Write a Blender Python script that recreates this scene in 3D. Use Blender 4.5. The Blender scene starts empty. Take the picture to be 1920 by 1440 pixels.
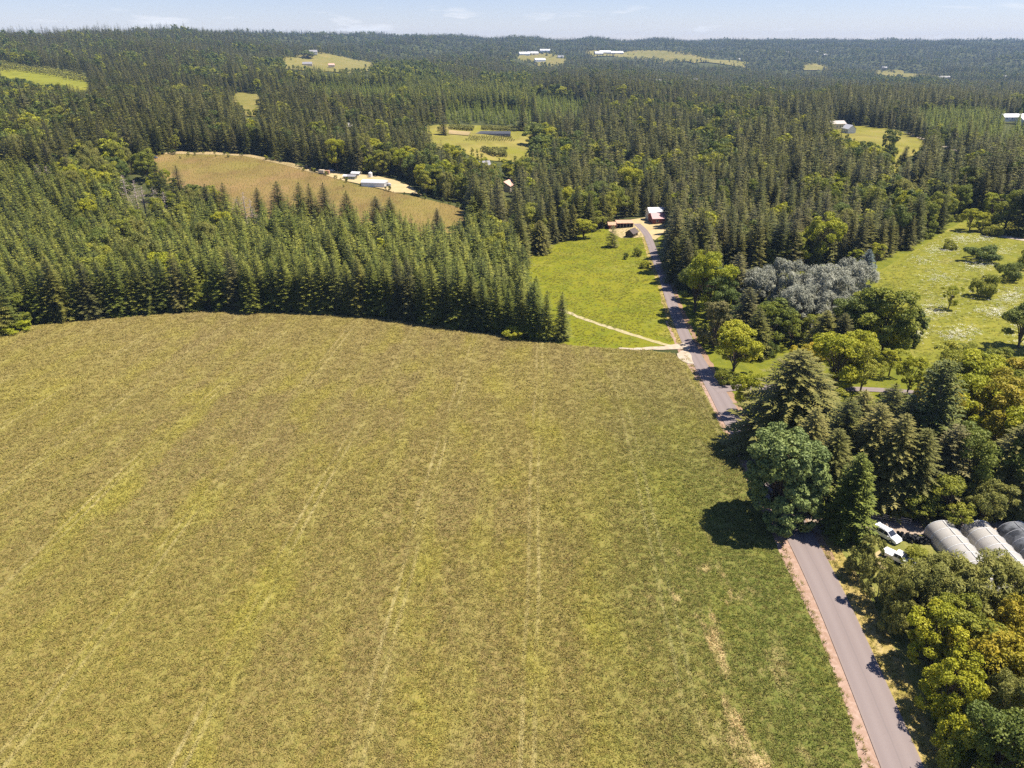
import bpy, bmesh, math, random
import numpy as np
from mathutils import Vector, Matrix
from mathutils.geometry import delaunay_2d_cdt
random.seed(7); RNG = np.random.default_rng(11)
sc = bpy.context.scene
COL = sc.collection
R = math.radians

# ------------------------------------------------------------------ camera, sky, sun, exposure
W_PX, H_PX, F_PX = 1920., 1440., 1350.
CAM_H = 78.0
PITCH = math.atan(635. / F_PX)
cam = bpy.data.cameras.new('camera'); camo = bpy.data.objects.new('camera', cam); COL.objects.link(camo)
cam.sensor_width = 36.0; cam.lens = 36.0 * F_PX / W_PX
cam.clip_start = 1.0; cam.clip_end = 150000.0
camo.location = (0, 0, CAM_H); camo.rotation_euler = (math.pi/2 - PITCH, 0, 0)
sc.camera = camo

SUN_EL, SUN_AZ = R(64), R(8)            # sun stands to the right, a touch beyond the field
wd = bpy.data.worlds.new('World'); sc.world = wd; wd.use_nodes = True
nt = wd.node_tree; nt.nodes.clear()
sky = nt.nodes.new('ShaderNodeTexSky'); sky.sky_type = 'NISHITA'; sky.sun_disc = False
sky.sun_elevation = SUN_EL; sky.sun_rotation = R(90) - SUN_AZ
sky.altitude = 300; sky.air_density = 1.0; sky.dust_density = 0.0; sky.ozone_density = 2.5
bg = nt.nodes.new('ShaderNodeBackground'); bg.inputs['Strength'].default_value = 0.062
wo = nt.nodes.new('ShaderNodeOutputWorld')
tn = nt.nodes.new('ShaderNodeMix'); tn.data_type = 'RGBA'; tn.blend_type = 'MULTIPLY'; tn.inputs[0].default_value = 1.0; tn.inputs[7].default_value = (.98, .945, 1.20, 1)
nt.links.new(sky.outputs[0], tn.inputs[6])
# small fair-weather clouds in a low band all round the horizon
tc = nt.nodes.new('ShaderNodeTexCoord'); sx = nt.nodes.new('ShaderNodeSeparateXYZ'); nt.links.new(tc.outputs['Generated'], sx.inputs[0])
vm = nt.nodes.new('ShaderNodeMapping'); vm.inputs['Scale'].default_value = (9, 9, 62); vm.inputs['Location'].default_value = (2.35, 0.0, 0.4); nt.links.new(tc.outputs['Generated'], vm.inputs[0])
cn = nt.nodes.new('ShaderNodeTexNoise'); cn.inputs['Scale'].default_value = 1.0; cn.inputs['Detail'].default_value = 6; cn.inputs['Roughness'].default_value = .62; nt.links.new(vm.outputs[0], cn.inputs['Vector'])
def mr(src, a, b, lo, hi):
    q = nt.nodes.new('ShaderNodeMapRange'); q.clamp = True
    for i_, v_ in enumerate((a, b, lo, hi)): q.inputs[i_+1].default_value = v_
    nt.links.new(src, q.inputs[0]); return q.outputs[0]
def mul(a, b):
    q = nt.nodes.new('ShaderNodeMath'); q.operation = 'MULTIPLY'; nt.links.new(a, q.inputs[0]); nt.links.new(b, q.inputs[1]); return q.outputs[0]
cm_ = mul(mr(cn.outputs['Fac'], .58, .70, 0, .75), mul(mr(sx.outputs['Z'], .0, .012, 0, 1), mr(sx.outputs['Z'], .03, .05, 1, 0)))
ck = nt.nodes.new('ShaderNodeMix'); ck.data_type = 'RGBA'; nt.links.new(cm_, ck.inputs[0]); nt.links.new(tn.outputs[2], ck.inputs[6]); ck.inputs[7].default_value = (9.2, 9.2, 9.4, 1)
nt.links.new(ck.outputs[2], bg.inputs[0]); nt.links.new(bg.outputs[0], wo.inputs[0])
sl = bpy.data.lights.new('sun', 'SUN'); sl.energy = 5.0; sl.angle = R(0.5); sl.color = (1.0, 0.93, 0.82)
so = bpy.data.objects.new('sun', sl); COL.objects.link(so)
sd = Vector((math.cos(SUN_EL)*math.cos(SUN_AZ), math.cos(SUN_EL)*math.sin(SUN_AZ), math.sin(SUN_EL)))
so.rotation_euler = sd.to_track_quat('Z', 'Y').to_euler(); so.location = (60, 0, 300)
sc.view_settings.view_transform = 'Standard'; sc.view_settings.look = 'None'
sc.view_settings.exposure = 0.88; sc.view_settings.gamma = 1.0
sc.render.engine = 'CYCLES'
sc.cycles.max_bounces = 4; sc.cycles.diffuse_bounces = 1; sc.cycles.glossy_bounces = 2
sc.cycles.transmission_bounces = 4; sc.cycles.transparent_max_bounces = 6; sc.cycles.volume_bounces = 0
sc.cycles.use_denoising = False
HAZE = 6.0e-5

# ------------------------------------------------------------------ terrain
SP, CP = math.sin(PITCH), math.cos(PITCH)
def raydir(px, py):
    u = (np.asarray(px, float) - 960) / F_PX; t = (np.asarray(py, float) - 720) / F_PX
    return u, CP - t*SP, -SP - t*CP
def project(x, y, z):
    """world -> photo pixel, depth"""
    zz = z - CAM_H
    d = y*CP - zz*SP
    up = y*SP + zz*CP
    return 960 + F_PX*x/d, 720 - F_PX*up/d, d
_cp = []
def cz(px, py, z):                        # a ground point seen at a pixel, of known height
    u, a, b = raydir(px, py); D = (z - CAM_H)/b; _cp.append((u/a, math.log(D*a), z))
def cd(px, D, z):                         # a ground point at a bearing and distance
    _cp.append(((px-960)/F_PX/CP, math.log(D), z))
for px in (-500, 100, 700, 1300, 1900, 2500):
    cd(px, 42, 0); cd(px, 75, 0); cd(px, 118, 0)
for p in ((-300,640,-7),(0,622,-6),(400,586,-8),(800,605,-8),(1280,640,-7),(1208,430,-9),(1700,600,-4),(1900,450,-2),(1450,600,-6),
          (300,400,-6),(300,290,9),(600,320,1),(870,400,-10),(60,300,9),(640,300,3),(900,250,1),(1100,300,-12),
          (1590,250,0),(1800,285,-2),(1300,300,-10),(2200,420,0),(2200,280,0),(500,350,-1),(760,360,-3)): cz(*p)
for p in ((-250,1000,40),(60,1000,33),(300,1050,24),(-300,2000,100),(50,2000,92),(300,2200,90),(470,3000,112),(600,1900,43),(800,4800,116),(950,5000,104),
          (1140,4000,30),(1140,5600,98),(1400,6000,98),(1700,6200,92),(1900,6200,84),(2300,6200,80),(1500,3500,-14),(1500,1450,-14),(1850,1450,-18),
          (1000,1800,6),(1850,3000,-20),(700,3000,45),(2300,1450,-15),(2300,3000,-15),(600,4600,122),(200,3600,60),(-300,4000,60),(1240,1000,-4),(1000,2800,12)): cd(*p)
for px in (-400, 200, 700, 1200, 1700, 2300): cd(px, 9000, 25)
_cp = np.array(_cp); _sc = np.array([1.0, 0.55])
def _k(r2): return np.where(r2 > 1e-12, 0.5*r2*np.log(r2 + 1e-12), 0.)
_q = _cp[:, :2]*_sc; _n = len(_q)
_A = np.zeros((_n+3, _n+3))
_A[:_n, :_n] = _k(((_q[:, None]-_q[None])**2).sum(-1)) + np.eye(_n)*2e-4
_A[:_n, _n] = 1; _A[:_n, _n+1:] = _q; _A[_n, :_n] = 1; _A[_n+1:, :_n] = _q.T
_w = np.linalg.solve(_A, np.r_[_cp[:, 2], 0, 0, 0])
def T(x, y):
    x = np.asarray(x, float); y = np.asarray(y, float); shp = np.broadcast(x, y).shape
    x = np.broadcast_to(x, shp).ravel(); y = np.broadcast_to(y, shp).ravel()
    ye = np.clip(y, 42, 9200); u = np.clip(x/ye, -1.1, 1.1)
    Q = np.stack([u*_sc[0], np.log(ye)*_sc[1]], 1)
    out = np.empty(len(x))
    for i in range(0, len(x), 40000):
        q = Q[i:i+40000]
        out[i:i+40000] = _k(((q[:, None]-_q[None])**2).sum(-1)) @ _w[:_n] + _w[_n] + q @ _w[_n+1:]
    out *= np.clip((ye-70)/80., 0, 1)
    a = np.clip((ye-700)/2500., 0, 1)*15 + np.clip((ye-280)/500, 0, 1)*0.8
    out += a*(np.sin(x/95+y/140)*np.sin(y/120-x/310+1.3) + 0.6*np.sin(x/61+2.1)*np.sin(y/77+0.4+x/400))*np.where(ye > 900, 1, .6)
    return out.reshape(shp)
_Ds = np.geomspace(60, 9500, 700)
def P(px, py):
    """point of the ground seen at a photo pixel (distance comes from the terrain)"""
    px = np.atleast_1d(np.asarray(px, float)); py = np.atleast_1d(np.asarray(py, float))
    u, a, b = raydir(px, py)
    X = u[:, None]*_Ds; Y = a[:, None]*_Ds; Z = CAM_H + b[:, None]*_Ds
    g = Z - T(X, Y); neg = g < 0
    k = np.where(neg.any(1), neg.argmax(1), len(_Ds)-1); k = np.clip(k, 1, None)
    i = np.arange(len(px)); g0, g1 = g[i, k-1], g[i, k]
    f = np.clip(g0/(g0-g1+1e-9), 0, 1); D = _Ds[k-1] + f*(_Ds[k]-_Ds[k-1])
    x, y = u*D, a*D
    return np.stack([x, y, T(x, y)], 1)
def P1(px, py): return P(px, py)[0]
def inpoly(x, y, poly):
    poly = np.asarray(poly, float); c = np.zeros(np.shape(x), bool); j = len(poly)-1
    for i in range(len(poly)):
        xi, yi = poly[i]; xj, yj = poly[j]
        if yi != yj:
            c ^= ((yi > y) != (yj > y)) & (x < (xj-xi)*(y-yi)/(yj-yi) + xi)
        j = i
    return c

# ------------------------------------------------------------------ materials
def mat(name):
    m = bpy.data.materials.new(name); m.use_nodes = True; m.node_tree.nodes.clear(); return m, m.node_tree
class N:
    """tiny node helper"""
    def __init__(s, name): s.m, s.t = mat(name)
    def new(s, typ, **kw):
        n = s.t.nodes.new(typ)
        for k, v in kw.items(): setattr(n, k, v)
        return n
    def set(s, sock, v):
        if isinstance(v, bpy.types.NodeSocket): s.t.links.new(v, sock)
        elif v is not None:
            if sock.type == 'RGBA' and len(v) == 3: v = (*v, 1)
            sock.default_value = v
    def math(s, op, a, b=None, clamp=False):
        n = s.new('ShaderNodeMath', operation=op, use_clamp=clamp); s.set(n.inputs[0], a)
        if b is not None: s.set(n.inputs[1], b)
        return n.outputs[0]
    def mix(s, f, a, b, mode='MIX'):
        n = s.new('ShaderNodeMix', data_type='RGBA', blend_type=mode)
        s.set(n.inputs[0], f); s.set(n.inputs[6], a); s.set(n.inputs[7], b); return n.outputs[2]
    def noise(s, scale, detail=3, rough=.55, vec=None, dist=0):
        n = s.new('ShaderNodeTexNoise'); n.inputs['Scale'].default_value = scale
        n.inputs['Detail'].default_value = detail; n.inputs['Roughness'].default_value = rough; n.inputs['Distortion'].default_value = dist
        if vec is not None: s.t.links.new(vec, n.inputs['Vector'])
        return n.outputs['Fac']
    def ramp(s, f, a, b, lo=0., hi=1.):
        n = s.new('ShaderNodeMapRange', clamp=True); s.set(n.inputs[0], f)
        n.inputs[1].default_value = a; n.inputs[2].default_value = b; n.inputs[3].default_value = lo; n.inputs[4].default_value = hi
        return n.outputs[0]
    def pos(s, sx=1, sy=1, sz=1):
        g = s.new('ShaderNodeNewGeometry'); v = s.new('ShaderNodeVectorMath', operation='MULTIPLY')
        s.t.links.new(g.outputs['Position'], v.inputs[0]); v.inputs[1].default_value = (sx, sy, sz); return v.outputs[0]
    def xyz(s):
        g = s.new('ShaderNodeNewGeometry'); v = s.new('ShaderNodeSeparateXYZ'); s.t.links.new(g.outputs['Position'], v.inputs[0]); return v.outputs
    def bump(s, h, strength=.5, dist=.1):
        n = s.new('ShaderNodeBump'); n.inputs['Strength'].default_value = strength; n.inputs['Distance'].default_value = dist
        s.t.links.new(h, n.inputs['Height']); return n.outputs[0]
    def out(s, col, rough=.8, spec=.2, normal=None, trans=0., metal=0., alpha=None):
        b = s.new('ShaderNodeBsdfPrincipled'); s.set(b.inputs['Base Color'], col); s.set(b.inputs['Roughness'], rough)
        b.inputs['Specular IOR Level'].default_value = spec; b.inputs['Metallic'].default_value = metal
        if normal is not None: s.t.links.new(normal, b.inputs['Normal'])
        o = s.new('ShaderNodeOutputMaterial'); sh = b.outputs[0]
        if trans > 0:
            tr = s.new('ShaderNodeBsdfTranslucent'); s.set(tr.inputs[0], col); mx = s.new('ShaderNodeMixShader')
            mx.inputs[0].default_value = trans; s.t.links.new(sh, mx.inputs[1]); s.t.links.new(tr.outputs[0], mx.inputs[2]); sh = mx.outputs[0]
        s.t.links.new(sh, o.inputs['Surface']); return s.m

def plain(name, col, rough=.7, spec=.3, var=.12, scale=1.5, metal=0.):
    n = N(name); f = n.noise(scale, 4, .6, n.pos())
    c = n.mix(f, tuple(v*(1-var) for v in col), tuple(min(1, v*(1+var)) for v in col))
    return n.out(c, rough, spec, metal=metal)
def leafmat(name, c1, c2, trans=.25, rough=.6, spec=.25, tv=.7, c3=None):
    n = N(name); oi = n.new('ShaderNodeObjectInfo'); at = n.new('ShaderNodeAttribute', attribute_name='tint')
    c = n.mix(oi.outputs['Random'], c1, c2)
    if c3 is not None: c = n.mix(n.ramp(n.math('FRACT', n.math('MULTIPLY', oi.outputs['Random'], 7.31)), .62, 1.0, 0, .6), c, c3)
    k = n.math('MULTIPLY_ADD', at.outputs['Fac'], tv); k.node.inputs[2].default_value = 1 - tv*.5
    hs = n.new('ShaderNodeHueSaturation'); n.set(hs.inputs['Color'], c); n.set(hs.inputs['Value'], k)
    hue = n.math('MULTIPLY_ADD', at.outputs['Fac'], -.03); hue.node.inputs[2].default_value = .515
    n.set(hs.inputs['Hue'], hue)
    return n.out(hs.outputs[0], rough, spec, trans=trans)
def field_colour(n):
    """colour of the crop: seed heads, leaves, wheel marks and thin spots, by place in the field"""
    X, Y, Z = n.xyz()
    big = n.noise(.018, 3, .5, n.pos(1, .55, 0)); mid = n.noise(.11, 3, .55, n.pos(1, .35, 0)); fine = n.noise(1.1, 3, .65, n.pos(1, 1, 0)); tiny = n.noise(4.2, 2, .6, n.pos(1, 1, 0))
    c = n.mix(n.ramp(big, .38, .62), (.235, .182, .066), (.242, .196, .054))
    c = n.mix(n.ramp(mid, .48, .68, 0, .75), c, (.280, .245, .040))
    c = n.mix(n.ramp(fine, .46, .70, 0, .6), c, (.135, .140, .030))
    c = n.mix(n.ramp(fine, .30, .46, .40, 0), c, (.29, .215, .085))
    # long faint sowing bands
    b0 = n.math('MULTIPLY_ADD', Y, -.045); n.set(b0.node.inputs[2], X)
    wob = n.noise(.012, 2, .5, n.pos(1, 1, 0)); wv = n.math('MULTIPLY_ADD', wob, 4.); n.set(wv.node.inputs[2], b0)
    band = n.math('SINE', n.math('MULTIPLY', wv, 2*math.pi/10.5))
    c = n.mix(n.ramp(band, .1, 1, 0, .28), c, (.285, .255, .065))
    # wheel marks: pairs of narrow pale lines about 21 m apart
    fr = n.math('FRACT', n.math('DIVIDE', n.math('ADD', wv, 9.2), 21.))
    d1 = n.math('ABSOLUTE', n.math('SUBTRACT', fr, .46)); d2 = n.math('ABSOLUTE', n.math('SUBTRACT', fr, .54))
    ln = n.math('MAXIMUM', n.ramp(d1, .008, .020, 1, 0), n.ramp(d2, .008, .020, 1, 0))
    ln = n.math('MULTIPLY', ln, n.ramp(n.noise(.05, 3, .6, n.pos(1, .6, 0)), .40, .60))
    c = n.mix(n.math('MULTIPLY', ln, .7), c, (.37, .31, .13))
    # greener strip towards the road, with straw-coloured thin spots
    e = n.math('ADD', X, n.math('MULTIPLY', n.noise(.05, 3, .5, n.pos(1, .5, 0)), 14.))
    g = n.math('MULTIPLY', n.ramp(e, 12, 44), n.ramp(Y, 190, 90, .25, 1))
    c = n.mix(n.math('MULTIPLY', g, n.ramp(fine, .3, .6, .45, .95)), c, (.120, .140, .028))
    th = n.math('MULTIPLY', n.ramp(n.noise(.16, 4, .7, n.pos(1.2, .55, 0)), .535, .64), n.ramp(e, 27, 34))
    th = n.math('MULTIPLY', th, n.ramp(e, 47, 41)); th = n.math('MULTIPLY', th, n.ramp(Y, 108, 90))
    c = n.mix(n.math('MULTIPLY', th, n.ramp(tiny, .35, .55)), c, (.46, .34, .16))
    # brownish far end
    c = n.mix(n.ramp(Y, 120, 235, 0, .35), c, (.23, .175, .072))
    return c, fine, tiny
def mk_field(name, plants):
    n = N(name); c, fine, tiny = field_colour(n)
    if plants:
        at = n.new('ShaderNodeAttribute', attribute_name='tint'); oi = n.new('ShaderNodeObjectInfo')
        k = n.math('MULTIPLY_ADD', at.outputs['Fac'], .6); k.node.inputs[2].default_value = 1.05
        k = n.math('MULTIPLY', k, n.ramp(oi.outputs['Random'], 0, 1, .85, 1.25))
        hs = n.new('ShaderNodeHueSaturation'); n.set(hs.inputs['Color'], c); n.set(hs.inputs['Value'], k)
        return n.out(hs.outputs[0], .75, .15, trans=.4)
    h = n.math('ADD', fine, n.math('MULTIPLY', tiny, .5))
    return n.out(c, .9, .1, n.bump(h, .9, .5))
def grassmat(name, c1, c2, c3, s1=.03, s2=.25, straw=(.34, .27, .10), straw_amt=.5, bump=.5):
    n = N(name); a = n.noise(s1, 4, .6, n.pos(1, 1, 0)); b = n.noise(s2, 4, .65, n.pos(1, .8, 0)); f = n.noise(2.2, 3, .6, n.pos(1, 1, 0))
    c = n.mix(n.ramp(a, .35, .65), c1, c2); c = n.mix(n.ramp(b, .42, .66, 0, .8), c, c3)
    c = n.mix(n.ramp(n.noise(s1*2.3, 4, .7, n.pos(1, 1.4, 0)), .56, .72, 0, straw_amt), c, straw)
    c = n.mix(n.ramp(f, .35, .7, .25, 0), c, (.03, .04, .012))
    return n.out(c, .9, .1, n.bump(n.math('ADD', f, b), bump, .4))
def roadmat():
    n = N('asphalt'); at = n.new('ShaderNodeAttribute', attribute_name='cross')
    a = at.outputs['Fac']                                    # -1 .. 1 across the road
    fine = n.noise(9, 3, .7, n.pos()); patch = n.noise(.12, 4, .6, n.pos(1, .3, 1)); gr = n.noise(40, 2, .6, n.pos())
    c = n.mix(patch, (.190, .150, .140), (.235, .190, .176))
    tr = n.math('ABSOLUTE', n.math('SUBTRACT', n.math('ABSOLUTE', a), .45))
    c = n.mix(n.ramp(tr, .05, .3, .35, 0), c, (.265, .218, .202))
    mid = n.math('ABSOLUTE', n.math('ADD', a, n.math('MULTIPLY', n.math('SUBTRACT', n.noise(.2, 2, .5, n.pos()), .5), .12)))
    c = n.mix(n.ramp(mid, .015, .06, .3, 0), c, (.14, .12, .115))      # centre seam
    c = n.mix(n.ramp(n.math('ABSOLUTE', a), .86, 1.0, 0, .6), c, (.26, .20, .165))
    vo = n.new('ShaderNodeTexVoronoi', feature='DISTANCE_TO_EDGE'); vo.inputs['Scale'].default_value = .22; n.t.links.new(n.pos(), vo.inputs['Vector'])
    c = n.mix(n.math('MULTIPLY', n.ramp(vo.outputs['Distance'], .002, .006, .3, 0), n.ramp(patch, .5, .65)), c, (.14, .12, .115))
    c = n.mix(n.ramp(fine, .4, .7, 0, .2), c, (.13, .115, .11))
    return n.out(c, .85, .25, n.bump(gr, .25, .02))
def gravelmat(name, c1, c2, c3, s=.5):
    n = N(name); a = n.noise(s*.2, 4, .6, n.pos()); b = n.noise(s*2, 4, .7, n.pos()); f = n.noise(14, 2, .6, n.pos())
    c = n.mix(n.ramp(a, .4, .6), c1, c2); c = n.mix(n.ramp(b, .46, .68, 0, .85), c, c3); c = n.mix(n.ramp(f, .4, .7, 0, .3), c, tuple(v*.55 for v in c1))
    return n.out(c, .95, .1, n.bump(f, .5, .05))

M = {}
M['field'] = mk_field('crop_field', False); M['crop'] = mk_field('crop_plants', True)
M['ground'] = grassmat('ground', (.045, .055, .018), (.07, .075, .022), (.10, .10, .03), .01, .12, (.14, .11, .05), .4)
M['meadow'] = grassmat('meadow_grass', (.190, .195, .010), (.232, .215, .014), (.135, .160, .010), .02, .16, (.38, .32, .09), .5)
M['meadow_dry'] = grassmat('meadow_flowery', (.205, .200, .022), (.255, .235, .030), (.15, .165, .018), .022, .2, (.36, .30, .10), .7)
M['lawn'] = grassmat('lawn', (.165, .175, .014), (.20, .20, .018), (.10, .12, .014), .04, .3, (.32, .27, .10), .5)
M['verge'] = grassmat('verge_grass', (.34, .25, .075), (.27, .22, .045), (.48, .36, .15), .08, .5, (.5, .39, .2), .7)
M['shoulder'] = gravelmat('shoulder', (.34, .225, .165), (.30, .19, .13), (.44, .32, .25))
M['bark_mulch'] = gravelmat('bark_mulch', (.30, .19, .12), (.24, .15, .09), (.36, .24, .15))
M['track'] = gravelmat('dirt_track', (.40, .33, .17), (.45, .37, .24), (.26, .26, .07), .8)
M['gravel'] = gravelmat('gravel', (.45, .37, .28), (.40, .32, .23), (.52, .45, .35))
M['yard'] = gravelmat('yard_dirt', (.33, .26, .20), (.29, .23, .18), (.40, .31, .22))
M['drygravel'] = gravelmat('dry_yard', (.50, .38, .21), (.42, .32, .17), (.36, .31, .11))
M['asphalt'] = roadmat()
def rowfield(name, c1, c2, c3, ang, spacing):
    n = N(name); X, Y, Z = n.xyz()
    s = n.math('ADD', n.math('MULTIPLY', X, math.cos(ang)), n.math('MULTIPLY', Y, math.sin(ang)))
    r = n.math('SINE', n.math('MULTIPLY', s, 2*math.pi/spacing))
    a = n.noise(.012, 4, .6, n.pos(1, 1, 0)); b = n.noise(.3, 3, .6, n.pos(1, 1, 0))
    c = n.mix(n.ramp(a, .35, .65), c1, c2); c = n.mix(n.ramp(r, .0, .9, 0, .45), c, c3); c = n.mix(n.ramp(b, .4, .7, 0, .3), c, c3)
    c = n.mix(n.ramp(n.noise(.05, 4, .65, n.pos(1, .6, 0)), .45, .65, 0, .65), c, tuple(v*.62 for v in c1)); c = n.mix(n.ramp(n.noise(.022, 3, .6, n.pos(1, .5, 0)), .5, .66, 0, .5), c, (c1[0]*1.35, c1[1]*1.25, c1[2]*1.5))
    return n.out(c, .95, .05)
M['vineyard'] = rowfield('vineyard_soil', (.235, .150, .062), (.205, .165, .045), (.13, .125, .022), R(80), 2.6)
M['hay'] = grassmat('hay_field', (.215, .185, .042), (.255, .205, .062), (.16, .155, .028), .009, .06, (.36, .26, .10), .6)
M['rough'] = grassmat('rough_grass', (.20, .20, .045), (.27, .24, .07), (.13, .15, .03), .06, .4, (.42, .34, .14), .7)
M['orchard'] = rowfield('orchard_floor', (.20, .20, .02), (.24, .225, .03), (.11, .135, .015), R(75), 6.)
M['plot'] = rowfield('farm_plot', (.25, .21, .055), (.20, .19, .025), (.13, .145, .016), R(85), 3.)
M['tilled'] = rowfield('tilled_plot', (.33, .245, .12), (.37, .28, .14), (.22, .18, .07), R(85), 3.)
M['bark'] = plain('bark', (.10, .075, .055), .9, .1, .35, 6); M['snag'] = plain('dead_wood', (.46, .37, .32), .9, .1, .25, 4)
M['fir'] = leafmat('fir_needles', (0.085, 0.094, 0.016), (0.19, 0.178, 0.032), .12, c3=(.17, .145, .07))
M['youngfir'] = leafmat('young_fir_needles', (0.145, 0.172, 0.024), (0.255, 0.256, 0.04), .15, c3=(.085, .105, .032))
M['brightfir'] = leafmat('bright_fir_needles', (0.21, 0.255, 0.028), (0.285, 0.315, 0.04), .18)
M['spruce'] = leafmat('spruce_needles', (0.145, 0.145, 0.03), (0.23, 0.205, 0.05), .12)
M['bluespruce'] = leafmat('blue_spruce_needles', (0.128, 0.173, 0.173), (0.158, 0.195, 0.195), .1)
M['leaf'] = leafmat('broad_leaves', (0.2, 0.23, 0.026), (0.34, 0.335, 0.038), .3)
M['leafbright'] = leafmat('bright_leaves', (0.32, 0.345, 0.022), (0.44, 0.425, 0.03), .32)
M['leafdark'] = leafmat('dark_leaves', (0.125, 0.165, 0.03), (0.19, 0.22, 0.036), .22)
M['maple'] = leafmat('maple_leaves', (0.185, 0.24, 0.07), (0.215, 0.265, 0.075), .2)
M['willow'] = leafmat('willow_leaves', (0.24, 0.245, 0.055), (0.32, 0.305, 0.07), .3)
M['yellow'] = leafmat('yellow_leaves', (0.5, 0.41, 0.04), (0.56, 0.46, 0.05), .3)
M['gold'] = leafmat('golden_green_leaves', (0.36, 0.3, 0.024), (0.43, 0.35, 0.03), .3)
M['silver'] = leafmat('silver_leaves', (0.29, 0.295, 0.215), (0.36, 0.36, 0.27), .2)
M['purple'] = leafmat('rusty_leaves', (0.2, 0.19, 0.06), (0.24, 0.205, 0.07), .2)
M['grassblade'] = leafmat('grass_blades', (0.190, 0.195, 0.012), (0.25, 0.235, 0.018), .3)
M['verge_blade'] = leafmat('dry_blades', (.36, .28, .09), (.28, .26, .05), .3)
M['flower'] = plain('daisy_white', (.80, .78, .70), .8, .1, .05)

# ------------------------------------------------------------------ object helpers
def link(o, parent=None):
    COL.objects.link(o)
    if parent is not None: o.parent = parent
    return o
def tag(o, label, cat, group=None, kind=None):
    o['label'] = label
    if cat: o['category'] = cat
    if group: o['group'] = group
    if kind: o['kind'] = kind
    return o
def np_mesh(name, V, Fs, mats, tint=None, mi=None, smooth=False):
    """Fs: list of index arrays (n,k); mi: material index per array"""
    me = bpy.data.meshes.new(name); V = np.asarray(V, np.float32)
    me.vertices.add(len(V)); me.vertices.foreach_set('co', V.ravel())
    Fs = [np.asarray(f, np.int32) for f in Fs if len(f)]
    nl = sum(f.size for f in Fs); npoly = sum(len(f) for f in Fs)
    me.loops.add(nl); me.loops.foreach_set('vertex_index', np.concatenate([f.ravel() for f in Fs]))
    me.polygons.add(npoly)
    tot = np.concatenate([np.full(len(f), f.shape[1], np.int32) for f in Fs])
    me.polygons.foreach_set('loop_start', np.r_[0, np.cumsum(tot)[:-1]].astype(np.int32))
    if mi is not None: me.polygons.foreach_set('material_index', np.concatenate([np.full(len(f), k, np.int32) for f, k in zip(Fs, mi)]))
    if smooth: me.polygons.foreach_set('use_smooth', np.ones(npoly, bool))
    for m in mats: me.materials.append(m)
    me.update(calc_edges=True); me.validate()
    if tint is not None:
        a = me.attributes.new('tint', 'FLOAT', 'FACE'); t = np.full(npoly, .5, np.float32); t[:len(tint)] = tint
        a.data.foreach_set('value', t)
    return me
def obj(name, me, parent=None, loc=None, rot=None):
    o = bpy.data.objects.new(name, me)
    if loc is not None: o.location = loc
    if rot is not None: o.rotation_euler = rot
    return link(o, parent)
def empty(name, label, cat, loc, rotz=0, group=None, scale=None):
    o = bpy.data.objects.new(name, None); o.empty_display_size = .2; o.location = loc; o.rotation_euler = (0, 0, rotz)
    if scale is not None: o.scale = scale
    link(o); return tag(o, label, cat, group)
class MB:
    """collects simple solids into one mesh"""
    def __init__(s): s.bm = bmesh.new()
    def box(s, c, d, rot=None, bevel=0):
        r = bmesh.ops.create_cube(s.bm, size=1.0); v = r['verts']
        bmesh.ops.scale(s.bm, vec=d, verts=v)
        if bevel:
            es = list({e for q in v for e in q.link_edges})
            rr = bmesh.ops.bevel(s.bm, geom=es, offset=bevel, segments=1, affect='EDGES', profile=.5); v = list({q for f in rr['faces'] for q in f.verts} | {q for q in v if q.is_valid})
        if rot is not None: bmesh.ops.rotate(s.bm, cent=(0, 0, 0), matrix=Matrix.Rotation(rot[0], 3, rot[1]), verts=v)
        bmesh.ops.translate(s.bm, vec=c, verts=v); return s
    def cyl(s, a, b, r1, r2=None, n=8, cap=True):
        a = Vector(a); b = Vector(b); d = b-a
        r = bmesh.ops.create_cone(s.bm, cap_ends=cap, segments=n, radius1=r1, radius2=r1 if r2 is None else r2, depth=d.length)
        bmesh.ops.rotate(s.bm, cent=(0, 0, 0), matrix=d.to_track_quat('Z', 'Y').to_matrix(), verts=r['verts'])
        bmesh.ops.translate(s.bm, vec=(a+b)/2, verts=r['verts']); return s
    def poly(s, pts):
        s.bm.faces.new([s.bm.verts.new(p) for p in pts]); return s
    def prism(s, prof, x0, x1, axis='x'):
        """profile in (y,z) swept along x"""
        A = [s.bm.verts.new((x0, p[0], p[1])) for p in prof]; B = [s.bm.verts.new((x1, p[0], p[1])) for p in prof]
        n = len(prof); s.bm.faces.new(A[::-1]); s.bm.faces.new(B)
        for i in range(n): s.bm.faces.new((A[i], A[(i+1) % n], B[(i+1) % n], B[i]))
        return s
    def build(s, name, m, parent=None, loc=None, rot=None, smooth=False):
        bmesh.ops.recalc_face_normals(s.bm, faces=s.bm.faces)
        me = bpy.data.meshes.new(name); s.bm.to_mesh(me); s.bm.free(); me.materials.append(m)
        if smooth:
            for p in me.polygons: p.use_smooth = True
        return obj(name, me, parent, loc, rot)

# ------------------------------------------------------------------ the ground sheet
def grid_sheet():
    ys = np.r_[np.array([-900, -600, -350, -200, -100, -40, 0, 20, 35]), np.geomspace(45, 9200, 300)]
    us = np.linspace(-1.35, 1.35, 190)
    hw = np.maximum(ys, 260)
    X = us[None]*hw[:, None]; Y = np.repeat(ys[:, None], len(us), 1); Z = T(X, Y)
    V = np.stack([X, Y, Z], -1).reshape(-1, 3); nu = len(us)
    i = (np.arange(len(ys)-1)[:, None]*nu + np.arange(nu-1)[None]).ravel()
    me = np_mesh('ground', V, [np.stack([i, i+1, i+nu+1, i+nu], 1)], [M['ground']], smooth=True)
    o = obj('ground', me); return tag(o, 'rolling ground of grass and forest floor reaching the hills', None, kind='structure')
grid_sheet()

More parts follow.
